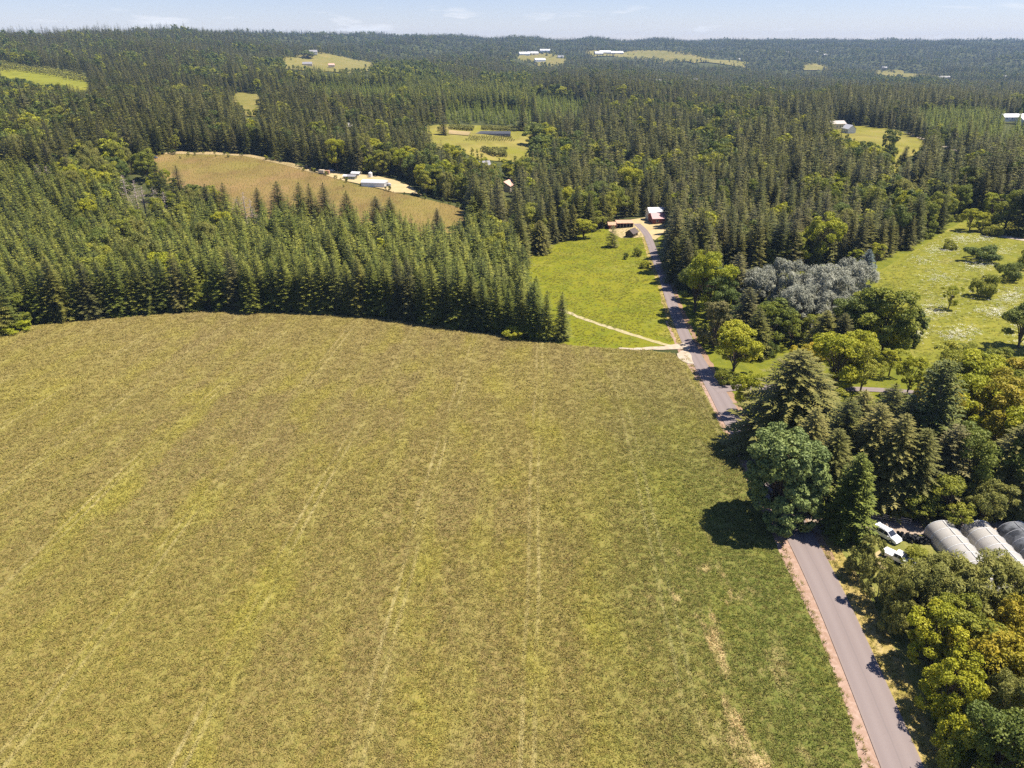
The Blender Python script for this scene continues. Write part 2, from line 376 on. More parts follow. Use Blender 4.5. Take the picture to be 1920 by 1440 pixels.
def sheet(name, label, poly, m, step, off=.06, wob=.25, world=False, kind='structure', cat=None):
    """a piece of land draped on the ground; poly in photo pixels (or metres)"""
    w = np.asarray(poly, float) if world else P([p[0] for p in poly], [p[1] for p in poly])[:, :2]
    B = []
    for a, b in zip(w, np.roll(w, -1, 0)):
        n = max(1, int(np.linalg.norm(b-a)/step)); t = np.arange(n)[:, None]/n; B.append(a+(b-a)*t)
    B = np.concatenate(B); ph = RNG.uniform(0, 6, 4)
    s = np.arange(len(B)); B = B + wob*np.stack([np.sin(s*1.3+ph[0])+np.sin(s*.37+ph[1]), np.sin(s*1.7+ph[2])+np.sin(s*.29+ph[3])], 1)*.6
    lo, hi = B.min(0), B.max(0)
    gx, gy = np.meshgrid(np.arange(lo[0], hi[0], step), np.arange(lo[1], hi[1], step)); g = np.stack([gx.ravel(), gy.ravel()], 1)
    g = g[inpoly(g[:, 0], g[:, 1], B)] + RNG.uniform(-.1, .1, (1, 2))*step
    vs = [Vector(p) for p in B] + [Vector(p) for p in g]; nb = len(B)
    r = delaunay_2d_cdt(vs, [], [list(range(nb))], 1, 1e-4)
    V = np.array([(v.x, v.y) for v in r[0]]); z = T(V[:, 0], V[:, 1]) + off + np.maximum(0, np.hypot(V[:, 0], V[:, 1])-300)*6e-4
    me = np_mesh(name, np.c_[V, z], [np.array([f for f in r[2] if len(f) == 3])], [m], smooth=True)
    me2 = me; o = obj(name, me2); tag(o, label, cat, kind=kind); return B
def ribbon(name, label, pts, widths, m, off, step=3., side=0., kind='structure', seed=0, jag=0.):
    """a strip following a line of pixels (centre), widths in metres; side shifts it across"""
    w = P([p[0] for p in pts], [p[1] for p in pts])[:, :2] if not isinstance(pts, np.ndarray) else pts
    s = np.r_[0, np.cumsum(np.linalg.norm(np.diff(w, axis=0), axis=1))]; n = int(s[-1]/step)+2; q = np.linspace(0, s[-1], n)
    c = np.stack([np.interp(q, s, w[:, k]) for k in (0, 1)], 1)
    for _ in range(4): c[1:-1] = .25*c[:-2]+.5*c[1:-1]+.25*c[2:]
    d = np.gradient(c, axis=0); d /= np.linalg.norm(d, axis=1)[:, None]; nr = np.stack([d[:, 1], -d[:, 0]], 1)
    wd_ = np.interp(q, s, widths) if np.ndim(widths) else np.full(n, widths); sd_ = np.interp(q, s, side) if np.ndim(side) else np.full(n, side)
    cols = np.linspace(-1, 1, 7); r2 = np.random.default_rng(seed)
    j = r2.normal(0, jag, (n, 2)) if jag else np.zeros((n, 2))
    rows = []
    for k in cols:
        e = (j[:, 0] if k < 0 else j[:, 1])*abs(k)
        pxy = c + nr*(sd_ + k*wd_/2 + e)[:, None]; rows.append(np.c_[pxy, T(pxy[:, 0], pxy[:, 1])+off])
    V = np.stack(rows, 1).reshape(-1, 3); nc = len(cols)
    i = (np.arange(n-1)[:, None]*nc + np.arange(nc-1)[None]).ravel()
    me = np_mesh(name, V, [np.stack([i, i+1, i+nc+1, i+nc], 1)], [m], smooth=True)
    a = me.attributes.new('cross', 'FLOAT', 'POINT'); a.data.foreach_set('value', np.tile(cols, n).astype(np.float32))
    o = obj(name, me); tag(o, label, None, kind=kind); return c, nr
FIELD = [(-420,700),(-200,660),(0,634),(55,612),(110,606),(210,597),(285,590),(390,584),(510,586),(620,591),(700,597),(760,604),(850,617),(930,629),(1000,640),(1070,648),(1150,654),(1210,658),(1258,663),(1282,676),(1300,702),(1318,730),(1338,768),(1352,800),(1378,850),(1400,900),(1437,985),(1466,1050),(1497,1110),(1530,1180),(1560,1260),(1590,1340),(1617,1440),(1700,1760),(960,1900),(-900,1900),(-900,1100)]
ROAD = [(1800,1720),(1692,1440),(1630,1290),(1566,1140),(1523,1050),(1497,1000),(1466,945),(1434,890),(1400,830),(1369,778),(1346,737),(1314,685),(1290,643),(1272,602),(1260,570),(1244,520),(1231,490),(1222,463),(1214,442),(1207,432),(1194,420)]
RW = [5.1]*10 + [4.6, 4.0] + [3.9]*3 + [3.7]*6
FIELD_W = sheet('crop_field', 'large olive green crop field sloping away to the fir wood', FIELD, M['field'], 5., .10, .25)
sheet('meadow', 'bright green meadow between the fir wood and the lane', [(985,488),(1010,470),(1050,452),(1090,440),(1150,424),(1190,412),(1212,436),(1224,470),(1234,515),(1250,570),(1262,610),(1270,645),(1230,650),(1190,655),(1100,652),(1040,650),(960,640),(930,560)], M['meadow'], 5., .05, .3)
sheet('lawn', 'green lawn under the garden trees right of the lane', [(1262,560),(1240,500),(1232,440),(1300,400),(1500,392),(1700,385),(2300,380),(2300,960),(1650,968),(1500,965),(1440,880),(1380,780),(1330,690),(1290,620)], M['lawn'], 6., .04, .4)
sheet('flower_meadow', 'sunny meadow dotted with white flowers at the right', [(1640,515),(1700,478),(1760,440),(1800,418),(1880,412),(2100,400),(2250,500),(2250,700),(1930,690),(1850,680),(1720,690),(1700,640),(1690,590),(1640,560)], M['meadow_dry'], 6., .08, .5)
sheet('roadside_grass', 'rough grass under the thicket right of the road', [(1508,985),(1620,990),(2100,1000),(2300,1100),(2300,1900),(1860,1760),(1735,1440),(1668,1290),(1602,1140),(1550,1050)], M['rough'], 4., .03, .3)
ribbon('verge', 'strip of dry straw coloured grass along the right road edge', ROAD[:6], 3.6, M['verge'], .055, 2., [4.1]*6, jag=.22, seed=2)
ribbon('road_shoulder', 'pinkish gravel shoulder along the left road edge', ROAD[:14], 3.2, M['shoulder'], .075, 2., [-3.7]*10+[-3.3]+[-2.8]*3, jag=.2, seed=3)
ribbon('mulch_strip', 'strip of brown litter along the right road edge', ROAD[4:16], 1.5, M['bark_mulch'], .06, 2., [3.1]*6+[2.7]*6, jag=.3, seed=4)
ribbon('lane_verge', 'yellowish grass verge left of the upper lane', ROAD[12:19], 1.6, M['verge'], .09, 2., [-2.6]*7, jag=.25, seed=5)
ROADC, ROADN = ribbon('road', 'worn grey country road running past the field to the barns', ROAD, RW, M['asphalt'], .16, 2.5, 0)
ribbon('driveway', 'short paved driveway entrance under the garden trees', [(1338,730),(1362,728),(1400,726),(1500,728),(1600,730),(1660,732),(1800,745)], [7, 4.6, 4, 3, 3, 3, 3], M['asphalt'], .175, 2.5)
ribbon('farm_track', 'pale dirt track joining the lane between field and meadow', [(1290,650),(1262,652),(1235,654),(1200,655),(1160,654)], [6, 4, 2.6, 2., 1.2], M['gravel'], .19, 1.5, jag=.25, seed=6)
ribbon('grass_track', 'straw coloured track crossing the meadow diagonally', [(1262,650),(1230,642),(1190,629),(1140,613),(1105,602),(1078,592),(1050,580)], 1.9, M['track'], .11, 2., jag=.2, seed=7)
sheet('gravel_patch', 'pale gravel patch at the track mouth', [(1268,664),(1285,655),(1297,668),(1302,684),(1290,683),(1276,676)], M['gravel'], 2., .205, .25)
sheet('nursery_yard', 'brown dirt yard with wheel ruts beside the plastic tunnels', [(1508,968),(1560,966),(1640,972),(1760,976),(1930,978),(2200,985),(2200,1020),(1930,1003),(1760,1003),(1690,1002),(1640,1000),(1600,997),(1530,1000)], M['yard'], 3., .08, .25)
sheet('tan_patch', 'patch of bare tan soil beside the hedge', [(1636,1036),(1652,1030),(1668,1040),(1672,1062),(1650,1066),(1638,1052)], M['drygravel'], 2., .07, .3)
sheet('farmyard', 'dry yellow farmyard at the end of the lane', [(1140,432),(1150,420),(1185,412),(1235,404),(1262,410),(1250,432),(1228,450),(1215,444),(1190,446),(1165,447)], M['drygravel'], 4., .09, .4)
ribbon('meadow_drive', 'pale dirt drive at the top of the flower meadow', [(1870,442),(1900,447),(1950,455),(2100,480)], 5, M['gravel'], .25, 3)
VINE = [(280,296),(300,291),(340,288),(400,289),(470,294),(540,308),(600,326),(680,350),(760,366),(850,386),(880,397),(872,430),(780,455),(640,440),(480,410),(360,385),(285,330)]
sheet('vineyard', 'tan hillside vineyard with faint planted rows', VINE, M['vineyard'], 8., .15, .6)
sheet('shed_yard', 'pale dirt yard along the upper edge of the vineyard', [(565,313),(600,318),(650,326),(700,330),(740,338),(775,352),(790,366),(740,362),(690,350),(640,338),(600,326),(570,320)], M['drygravel'], 5., .3, .6)
sheet('vineyard_headland', 'dry headland at the top of the vineyard', [(290,290),(340,285),(400,284),(460,289),(545,306),(600,320),(590,326),(530,310),(460,294),(400,291),(340,290)], M['tilled'], 6., .28, .5)
FARM = [(790,238),(830,234),(900,236),(1000,240),(1010,258),(1000,285),(1010,300),(960,305),(900,300),(860,285),(800,278)]
sheet('farm_meadow', 'sunny farm clearing in the middle of the woods', FARM, M['plot'], 12., .3, 1.5)
sheet('tilled_plot', 'pale tilled plot in the farm clearing', [(842,246),(884,249),(878,256),(842,253)], M['tilled'], 8., .8, .5)
sheet('orchard_field', 'yellow green orchard clearing on the left hillside', [(-120,120),(0,117),(60,128),(120,132),(175,150),(178,172),(100,175),(40,165),(-120,150)], M['orchard'], 20., .5, 3)
sheet('hillside_hay_field', 'dry hay clearing in the woods left of centre', [(425,180),(455,173),(495,178),(492,196),(478,220),(462,218),(440,198)], M['hay'], 15., .5, 2)
sheet('ridge_pasture', 'olive pasture on the ridge below the grey house', [(528,112),(560,104),(590,101),(640,106),(705,119),(690,134),(600,136),(532,130)], M['hay'], 25., .8, 4)
sheet('far_farm_field', 'pale far farm field on the hill left of the white barns', [(945,110),(985,103),(1030,100),(1066,110),(1060,121),(1010,126),(990,116)], M['hay'], 50., 1.5, 8)
sheet('far_ridge_field', 'long pale field beside the white barns on the ridge', [(1098,98),(1150,98),(1230,95),(1300,103),(1402,118),(1400,128),(1300,120),(1200,112),(1110,108)], M['hay'], 50., 1.5, 8)
sheet('far_valley_field', 'small tan field in the far valley at the right', [(1505,120),(1545,124),(1560,128),(1530,133),(1508,133)], M['hay'], 50., 1.5, 5)
sheet('far_clearing', 'narrow pale clearing far off at the right', [(1630,134),(1690,133),(1730,140),(1800,148),(1790,154),(1700,146),(1640,140)], M['hay'], 50., 1.5, 5)
HOUSECLR = [(1545,250),(1570,240),(1610,236),(1680,244),(1730,262),(1750,272),(1720,290),(1690,300),(1680,325),(1650,330),(1640,290),(1590,262)]
sheet('house_field', 'sloping green field beside the white house', HOUSECLR, M['plot'], 10., .3, 1)
ribbon('far_lane', 'pale lane curving past the young plantation', [(1700,250),(1740,266),(1780,280),(1830,294),(1920,310)], 5, M['gravel'], .8, 8)
sheet('pasture_strip', 'narrow pasture strip behind the dark firs', [(1445,205),(1500,203),(1530,207),(1520,215),(1450,213)], M['hay'], 15., .5, 1)
# ------------------------------------------------------------------ tree shapes
def tube(a, b, r1, r2, n=5, base=0):
    a = np.asarray(a, float); b = np.asarray(b, float); d = b-a; d = d/(np.linalg.norm(d)+1e-9)
    u = np.cross(d, [0, 0, 1.]) if abs(d[2]) < .95 else np.cross(d, [1., 0, 0]); u /= np.linalg.norm(u); v = np.cross(d, u)
    t = np.arange(n)*2*math.pi/n; ring = np.cos(t)[:, None]*u + np.sin(t)[:, None]*v
    V = np.r_[a+ring*r1, b+ring*r2]; i = np.arange(n); j = (i+1) % n
    return V, np.stack([i, j, j+n, i+n], 1)+base
def tubes(segs, n=5):
    Vs, Fs, k = [], [], 0
    for a, b, r1, r2 in segs:
        V, F = tube(a, b, r1, r2, n, k); Vs.append(V); Fs.append(F); k += len(V)
    return np.concatenate(Vs), np.concatenate(Fs)
def conifer_geo(seed, H=20., Rr=3.4, whorls=34, per=6, segs=5, base=.06, droop=.30, prof=.85, up=.35, gap=.12, wid=1.0, fat=1.0):
    g = np.random.default_rng(seed); tri = []; tint = []
    for w in range(whorls):
        f = (w+.5*g.random())/whorls; h = H*(base+(1-base)*f**.92)
        Lr = Rr*fat*((1-f)**prof)*(.80+.2*min(1, f/.12)) + .12
        nb = max(3, int(round(per*(.75+.5*(1-f)))))
        az0 = g.uniform(0, 6.28)
        for b in range(nb):
            if g.random() < gap*(1-f): continue
            az = az0 + b*2*math.pi/nb + g.normal(0, .22); L = Lr*g.uniform(.68, 1.16); tb = g.random()
            ca, sa = math.cos(az), math.sin(az); out = np.array([ca, sa, 0]); per_ = np.array([-sa, ca, 0])
            e = -.12 + (up+.12)*f**1.2 + g.normal(0, .07); dz = droop*(1-f*.6)
            ns = max(2, int(round(segs*(.5+.5*L/Rr)))); ts = np.linspace(.12, 1, ns+1)
            pt = [out*L*t + np.array([0, 0, h + L*(e*t - dz*t*t + .10*t**4)]) for t in ts]
            for k in range(ns):
                a, c = pt[k], pt[k+1]; l = L*.42*(1-.55*ts[k])*g.uniform(.8, 1.2)*wid + .10
                for s in (-1, 1):
                    tip = (a+c)/2 + per_*s*l + out*l*g.uniform(.25, .7) + np.array([0, 0, l*g.uniform(-.55, .22)]); o1 = g.uniform(-.1, .25)
                    tri.append((a+(c-a)*o1, a+(c-a)*(o1+.78), tip)); tint.append(tb*.55+.45*g.random())
            a = pt[-1]; q = .05*L+.06
            tri.append((a+per_*q-out*q, a-per_*q-out*q, a+out*q*2.0-np.array([0, 0, q*.3]))); tint.append(tb)
    top = H*1.0
    for k in range(3):
        az = k*2.1; o = np.array([math.cos(az), math.sin(az), 0])*.16
        tri.append((np.array([0, 0, top*.965])+o, np.array([0, 0, top*.965])-o, np.array([0, 0, top*1.02]))); tint.append(.6)
    V = np.array(tri).reshape(-1, 3); Fc = np.arange(len(V)).reshape(-1, 3)
    tv, tf = tubes([((0, 0, -.6), (0, 0, H*.5), .26*H/20, .15*H/20), ((0, 0, H*.5), (0, 0, H*.98), .15*H/20, .02)], 6)
    return V, Fc, np.array(tint), tv, tf
def broad_geo(seed, H=12., Rr=4.5, base=.2, clumps=46, leaves=70, ls=.42, shape=1.0, asp=1.35, droop=0., upright=0., cr=.25, narrow=.5, limbs=True, hollow=.5, lobes=9, core=.55):
    """crown of leaf clumps on limbs; ls leaf-spray length, asp length to width"""
    g = np.random.default_rng(seed); z0 = H*base; ch = H-z0; C = []
    k = 0; LB = [(np.array([0, 0, -.05]), core)]; Ax = []
    for q in range(lobes):                                     # big limbs carry lobes of uneven size
        az = q*2.4+g.uniform(-.5, .5); zz = g.uniform(-.62, .75); rr = g.uniform(.42, .68)*(1-.30*zz*zz)
        LB.append((np.array([math.cos(az)*rr, math.sin(az)*rr, zz]), g.uniform(.24, .42)))
    LB.append((np.array([g.normal(0, .1), g.normal(0, .1), .68]), .30))
    while len(C) < clumps and k < 8000:
        k += 1; li = g.integers(0, len(LB)); lc, lr = LB[li]; d = g.normal(size=3); d[2] += .25; d /= np.linalg.norm(d)
        p = lc+d*lr*g.uniform(.75, 1.08)
        if any(j != li and np.linalg.norm(p-c2) < r2*.8 for j, (c2, r2) in enumerate(LB)): continue
        if p[2] > 1.05 or p[2] < -1: continue
        if any(np.linalg.norm(p-q) < .13 for q in Ax) and k < 5000: continue
        Ax.append(p); C.append(np.array([p[0]*Rr, p[1]*Rr, z0+ch*(p[2]+1)/2]))
    C = np.array(C); nC = len(C)
    rad = cr*.82*Rr*g.uniform(.65, 1.4, nC)
    idx = np.repeat(np.arange(nC), leaves); n = len(idx)
    d = g.normal(size=(n, 3)); d /= np.linalg.norm(d, axis=1)[:, None]
    axis = C[idx]-np.array([0, 0, z0+ch*.38]); axis /= np.linalg.norm(axis, axis=1)[:, None]+1e-6
    flip = (d*axis).sum(1) < -.25; d[flip] -= 2*((d*axis).sum(1))[flip][:, None]*axis[flip]*.9
    d /= np.linalg.norm(d, axis=1)[:, None]
    sq = np.array([1, 1, .8 if not upright else 1.5])
    p = C[idx] + d*sq*rad[idx][:, None]*g.uniform(.62, 1.08, n)[:, None]
    nrm = d*.7 + np.array([0, 0, .35]) + g.normal(0, .6, (n, 3)); nrm /= np.linalg.norm(nrm, axis=1)[:, None]
    tdir = g.normal(0, .6, (n, 3)) + d*.6 + np.array([0, 0, upright - droop])*1.6
    tdir -= (tdir*nrm).sum(1)[:, None]*nrm; tdir /= np.linalg.norm(tdir, axis=1)[:, None]+1e-6
    b = np.cross(nrm, tdir); l = ls*g.uniform(.65, 1.35, n)[:, None]; w = l/asp
    V = np.stack([p-tdir*l*.5, p+b*w*.5-tdir*l*.05+nrm*l*.08, p+tdir*l*.55-nrm*l*.10, p-b*w*.5-tdir*l*.05+nrm*l*.08], 1).reshape(-1, 3)
    Fc = np.arange(n*4).reshape(-1, 4)
    tint = np.clip(.55*g.random(nC)[idx] + .45*g.random(n), 0, 1)
    sg = [((0, 0, -.5), (0, 0, z0+ch*.25), .022*H, .016*H), ((0, 0, z0+ch*.25), (g.normal(0, .3), g.normal(0, .3), z0+ch*.72), .016*H, .005*H)]
    if limbs:
        for c in C[::3]:
            h0 = z0 + g.uniform(-.1, .35)*ch; h0 = max(h0, H*.08)
            if c[2] < h0: h0 = c[2]*.7
            m = np.array([c[0]*.45, c[1]*.45, h0+(c[2]-h0)*.62]); sg += [((0, 0, h0), m, .009*H, .006*H), (m, c, .006*H, .002*H)]
    tv, tf = tubes(sg, 5)
    return V, Fc, tint, tv, tf
def snag_geo(seed, H=16.):
    g = np.random.default_rng(seed); sg = [((0, 0, -.5), (.1, 0, H*.6), .22, .13), ((.1, 0, H*.6), (.25, .1, H), .13, .02)]
    for k in range(60):
        f = g.uniform(.2, .97); az = g.uniform(0, 6.28); L = 2.9*(1-f)**.7*g.uniform(.6, 1.1)+.3
        a = np.array([.1, 0, H*f]); b = a+np.array([math.cos(az)*L, math.sin(az)*L, L*g.uniform(-.2, .5)]); sg.append((a, b, .05, .012))
        for q in range(4):
            t = g.uniform(.35, .95); c = a+(b-a)*t; e = c+g.normal(0, .45, 3)+np.array([0, 0, .1]); sg.append((c, e, .025, .008))
    return tubes(sg, 3)
KINDS = {}
def reg(kind, m, geos, bark='bark'):
    L = []
    for i, (V, Fc, tint, tv, tf) in enumerate(geos):
        H = V[:, 2].max(); rr = np.percentile(np.hypot(V[:, 0], V[:, 1]), 97)
        crown = np_mesh(kind+'_crown', V, [Fc], [M[m]], tint=tint); trunk = np_mesh(kind+'_trunk', tv, [tf], [M[bark]], smooth=True)
        L.append((crown, trunk, H, rr))
    KINDS[kind] = L
reg('fir', 'fir', [conifer_geo(s, 24, 3.6, 54, 7, 8, .05, .34, .66, .45, .16, .72) for s in (1, 2, 3, 4)])
reg('youngfir', 'youngfir', [conifer_geo(s, 18, 3.0, 46, 7, 8, .04, .22, .66, .55, .10, .72) for s in (11, 12, 13, 14)])
reg('brightfir', 'brightfir', [conifer_geo(s, 12, 2.4, 26, 6, 4, .04, .2, .8, .55, .10) for s in (15, 16)])
reg('spruce', 'spruce', [conifer_geo(s, 20, 5.2, 60, 11, 13, .04, .42, .62, .30, .16, .42) for s in (21, 22, 23)])
reg('bluespruce', 'bluespruce', [conifer_geo(25, 9, 2.2, 34, 8, 6, .03, .12, .8, .4, .05, .75)])
reg('lonespruce', 'spruce', [conifer_geo(27, 11, 2.6, 18, 6, 5, .08, .3, .7, .3, .22)])
reg('cedar', 'youngfir', [conifer_geo(28, 16, 2.9, 56, 9, 7, .02, .30, .62, .75, .08, .7), conifer_geo(29, 16, 3.1, 56, 9, 7, .02, .34, .55, .7, .08, .7)])
reg('cypress', 'leafdark', [broad_geo(31, 9, 1.5, .02, 60, 90, .30, .5, 1.8, 0, .9, .34, limbs=False)])
reg('broad', 'leaf', [broad_geo(s, 12, 4.6, .10, 64, 190, .31) for s in (41, 42, 43)])
reg('broadbright', 'leafbright', [broad_geo(s, 11, 4.2, .10, 58, 190, .29) for s in (44, 45, 46)])
reg('broaddark', 'leafdark', [broad_geo(s, 13, 5.0, .08, 66, 190, .33) for s in (47, 48)])
reg('airy', 'leaf', [broad_geo(s, 11, 4.0, .22, 38, 150, .27, cr=.25, hollow=.35) for s in (51, 52)])
reg('airybright', 'leafbright', [broad_geo(s, 10, 3.6, .20, 38, 150, .25, cr=.25, hollow=.35) for s in (53, 54)])
reg('maple', 'maple', [broad_geo(61, 18, 7.2, -.03, 230, 170, .44, .8, 1.15, .25, 0, .17, lobes=22, core=.74)])
reg('willow', 'willow', [broad_geo(s, 13, 5.2, .06, 70, 210, .52, .8, 4.0, -.1, .7, .22, hollow=.4) for s in (63, 64, 65)])
reg('greywillow', 'willow', [broad_geo(66, 9, 4.4, .04, 54, 190, .38, 1.0, 2.6, .4, 0, .23)])
reg('gold', 'gold', [broad_geo(s, 11, 4.4, .06, 58, 190, .35, .9, 2.0, .1, .1, .23) for s in (67, 68)])
reg('yellow', 'yellow', [broad_geo(69, 4, 2.6, .05, 34, 80, .3)])
reg('silver', 'silver', [broad_geo(s, 12, 5.4, .04, 96, 160, .62, .7, 5.5, -.1, 1.2, .18, lobes=16) for s in (71, 72, 73)])
reg('rusty', 'purple', [broad_geo(75, 9, 3.2, .04, 56, 170, .25)])
reg('shrub', 'leaf', [broad_geo(s, 4, 3.0, .02, 52, 150, .22, limbs=False) for s in (81, 82)])
reg('shrubgrey', 'willow', [broad_geo(s, 5, 3.0, .02, 60, 170, .26, 1, 2.2, limbs=False, cr=.22) for s in (83, 84)])
reg('shrubbright', 'leafbright', [broad_geo(s, 4, 3.0, .02, 52, 150, .22, limbs=False) for s in (85,)])
reg('shrubdark', 'leafdark', [broad_geo(86, 4, 3.6, .02, 56, 150, .23, limbs=False)])
_sn = [snag_geo(s) for s in (91, 92)]
_st = tubes([((0, 0, -.5), (.1, 0, 9.6), .26, .16), ((.1, 0, 9.6), (.25, .1, 16.1), .16, .03)], 6)
KINDS['snag'] = [(np_mesh('snag_branches', v, [f], [M['snag']]), np_mesh('snag_trunk', _st[0], [_st[1]], [M['snag']]), 16., 2.2) for v, f in _sn]
CROWN_NAME = {'snag': 'bare_branches'}
_kc = {}
def plant(kind, name, label, cat, loc, height, radius, group=None, rot=None, tilt=0.):
    L = KINDS[kind]; _kc[kind] = _kc.get(kind, -1)+1; crown, trunk, H, rr = L[_kc[kind] % len(L)]
    s = radius/rr; e = empty(name, label, cat, loc, random.uniform(0, 6.28) if rot is None else rot, group, (s, s, height/H))
    if tilt: e.rotation_euler.x = tilt
    obj(CROWN_NAME.get(kind, 'crown'), crown, e)
    if not kind.startswith('shrub') and kind != 'yellow': obj('trunk', trunk, e)
    else: obj('stem', trunk, e)
    return e
def height_for(w, topy):
    """height at a ground point whose top shows at image row topy"""
    lo, hi = .3, 70.
    for _ in range(40):
        m = (lo+hi)/2
        if project(w[0], w[1], w[2]+m)[1] > topy: lo = m
        else: hi = m
    return lo
def ptree(kind, name, label, cat, bx, by, topy, wpx, group=None):
    w = P1(bx, by); h = height_for(w, topy); D = project(*w)[2]
    return plant(kind, name, label, cat, tuple(w), h, wpx/2*D/F_PX*1.06, group)

# low-detail shapes for the far woods, instanced as one mass per kind
def lowcol(name, items):
    c = bpy.data.collections.new(name)
    for i, me in enumerate(items):
        o = bpy.data.objects.new('%s_%02d' % (name, i), me); c.objects.link(o)
    return c
def joined(name, geo, m, bark='bark'):
    V, Fc, tint, tv, tf = geo
    return np_mesh(name, np.r_[V, tv], [Fc, tf+len(V)], [M[m], M[bark]], tint=tint, mi=[0, 1])
_sg = {}
def scatter(name, label, cat, Pn, rz, S, ix, coll, kind='stuff'):
    me = bpy.data.meshes.new(name); me.vertices.add(len(Pn)); me.vertices.foreach_set('co', np.asarray(Pn, np.float32).ravel())
    for nm, ty, a, key in (('sc', 'FLOAT_VECTOR', S, 'vector'), ('rz', 'FLOAT', rz, 'value'), ('ix', 'INT', ix, 'value')):
        at = me.attributes.new(nm, ty, 'POINT'); at.data.foreach_set(key, np.asarray(a, np.int32 if ty == 'INT' else np.float32).ravel())
    o = obj(name, me); tag(o, label, cat, kind=kind)
    if coll.name not in _sg:
        g = bpy.data.node_groups.new('scatter_'+coll.name, 'GeometryNodeTree')
        g.interface.new_socket('Geometry', in_out='INPUT', socket_type='NodeSocketGeometry'); g.interface.new_socket('Geometry', in_out='OUTPUT', socket_type='NodeSocketGeometry')
        gi = g.nodes.new('NodeGroupInput'); go = g.nodes.new('NodeGroupOutput'); ip = g.nodes.new('GeometryNodeInstanceOnPoints'); ci = g.nodes.new('GeometryNodeCollectionInfo')
        ci.inputs['Collection'].default_value = coll; ci.inputs['Separate Children'].default_value = True; ci.inputs['Reset Children'].default_value = True
        ip.inputs['Pick Instance'].default_value = True
        def na(n, t):
            q = g.nodes.new('GeometryNodeInputNamedAttribute'); q.data_type = t; q.inputs['Name'].default_value = n
            return next(s for s in q.outputs if s.enabled and s.name == 'Attribute')
        cx = g.nodes.new('ShaderNodeCombineXYZ'); er = g.nodes.new('FunctionNodeEulerToRotation')
        g.links.new(na('rz', 'FLOAT'), cx.inputs[2]); g.links.new(cx.outputs[0], er.inputs[0]); g.links.new(er.outputs[0], ip.inputs['Rotation'])
        g.links.new(na('sc', 'FLOAT_VECTOR'), ip.inputs['Scale']); g.links.new(na('ix', 'INT'), ip.inputs['Instance Index'])
        g.links.new(gi.outputs[0], ip.inputs['Points']); g.links.new(ci.outputs[0], ip.inputs['Instance']); g.links.new(ip.outputs[0], go.inputs[0])
        _sg[coll.name] = g
    md = o.modifiers.new('scatter', 'NODES'); md.node_group = _sg[coll.name]; return o

# ------------------------------------------------------------------ the woods
CLEAR = [  # where the photograph shows open ground: no crown of a scattered tree may stand in front of these
    FIELD,
    [(985,490),(1012,478),(1050,458),(1100,442),(1150,424),(1195,408),(1240,404),(1240,420),(1225,425),(1236,480),(1250,540),(1300,640),(1360,760),(1200,700),(1075,660),(1078,600),(1040,535)],
    [(284,302),(300,290),(340,286),(400,286),(470,291),(540,306),(600,320),(650,327),(700,331),(745,338),(790,368),(850,384),(872,395),(868,405),(840,408),(810,398),(790,412),(770,395),(735,365),(700,372),(680,385),(640,350),(600,335),(540,345),(510,362),(480,355),(430,340),(400,345),(370,345),(350,305),(330,330),(311,298),(296,320)],
    [(806,244),(835,250),(842,232),(900,233),(975,240),(1000,244),(985,258),(985,280),(1000,290),(960,290),(950,278),(930,285),(940,298),(900,290),(870,275),(845,264),(808,256)],
    [(0,118),(60,128),(110,132),(140,138),(165,146),(160,164),(120,150),(85,158),(40,146),(0,140)],
    [(432,182),(455,174),(490,180),(480,196),(470,216),(462,214),(460,196)],
    [(534,114),(560,106),(580,108),(590,101),(640,107),(700,120),(690,127),(640,126),(610,128),(590,118),(560,121),(534,122)],
    [(960,106),(1000,103),(1040,103),(1058,108),(1056,117),(1010,121),(990,113)],
    [(1106,99),(1150,99),(1230,96),(1290,104),(1400,118),(1395,123),(1300,116),(1250,104),(1180,105),(1120,106)],
    [(1510,122),(1545,126),(1530,130),(1512,131)],
    [(1640,136),(1690,135),(1720,140),(1700,144)],
    [(1562,232),(1600,236),(1680,246),(1728,264),(1738,272),(1700,285),(1690,300),(1680,315),(1674,312),(1678,282),(1650,268),(1600,258),(1565,246)],
    [(1745,276),(1780,282),(1826,296),(1820,300),(1770,288)],
    [(1452,205),(1500,204),(1525,208),(1455,211)],
    [(940,335),(960,335),(962,358),(945,358)], [(1884,222),(1905,224),(1905,232),(1884,232)],
    [(240,338),(282,345),(282,366),(242,362)], [(450,366),(482,366),(482,382),(450,380)],
]
NOAUTO = [  # land planted by hand
    [(1262,560),(1256,548),(1246,520),(1300,556),(1385,520),(1450,508),(1600,500),(1650,486),(1700,468),(1760,434),(1775,412),(1800,405),(1900,412),(2000,300),(2600,300),(2600,1400),(1300,1400)],
]
YOUNG = [(-400,640),(-400,360),(0,345),(120,355),(250,395),(420,420),(640,440),(800,440),(900,440),(960,480),(1000,540),(1080,640),(900,640),(400,600)]
BRIGHTP = [[(835,205),(1000,210),(1000,246),(835,243)], [(1000,185),(1095,195),(1090,240),(1005,240)], [(540,165),(760,165),(720,200),(600,200)]]
MIDP = [(560,145),(1000,170),(1010,215),(835,212),(640,205),(600,180)]
RPLANT = [(1700,225),(1780,215),(1920,225),(2100,240),(2100,310),(1840,290),(1740,262)]
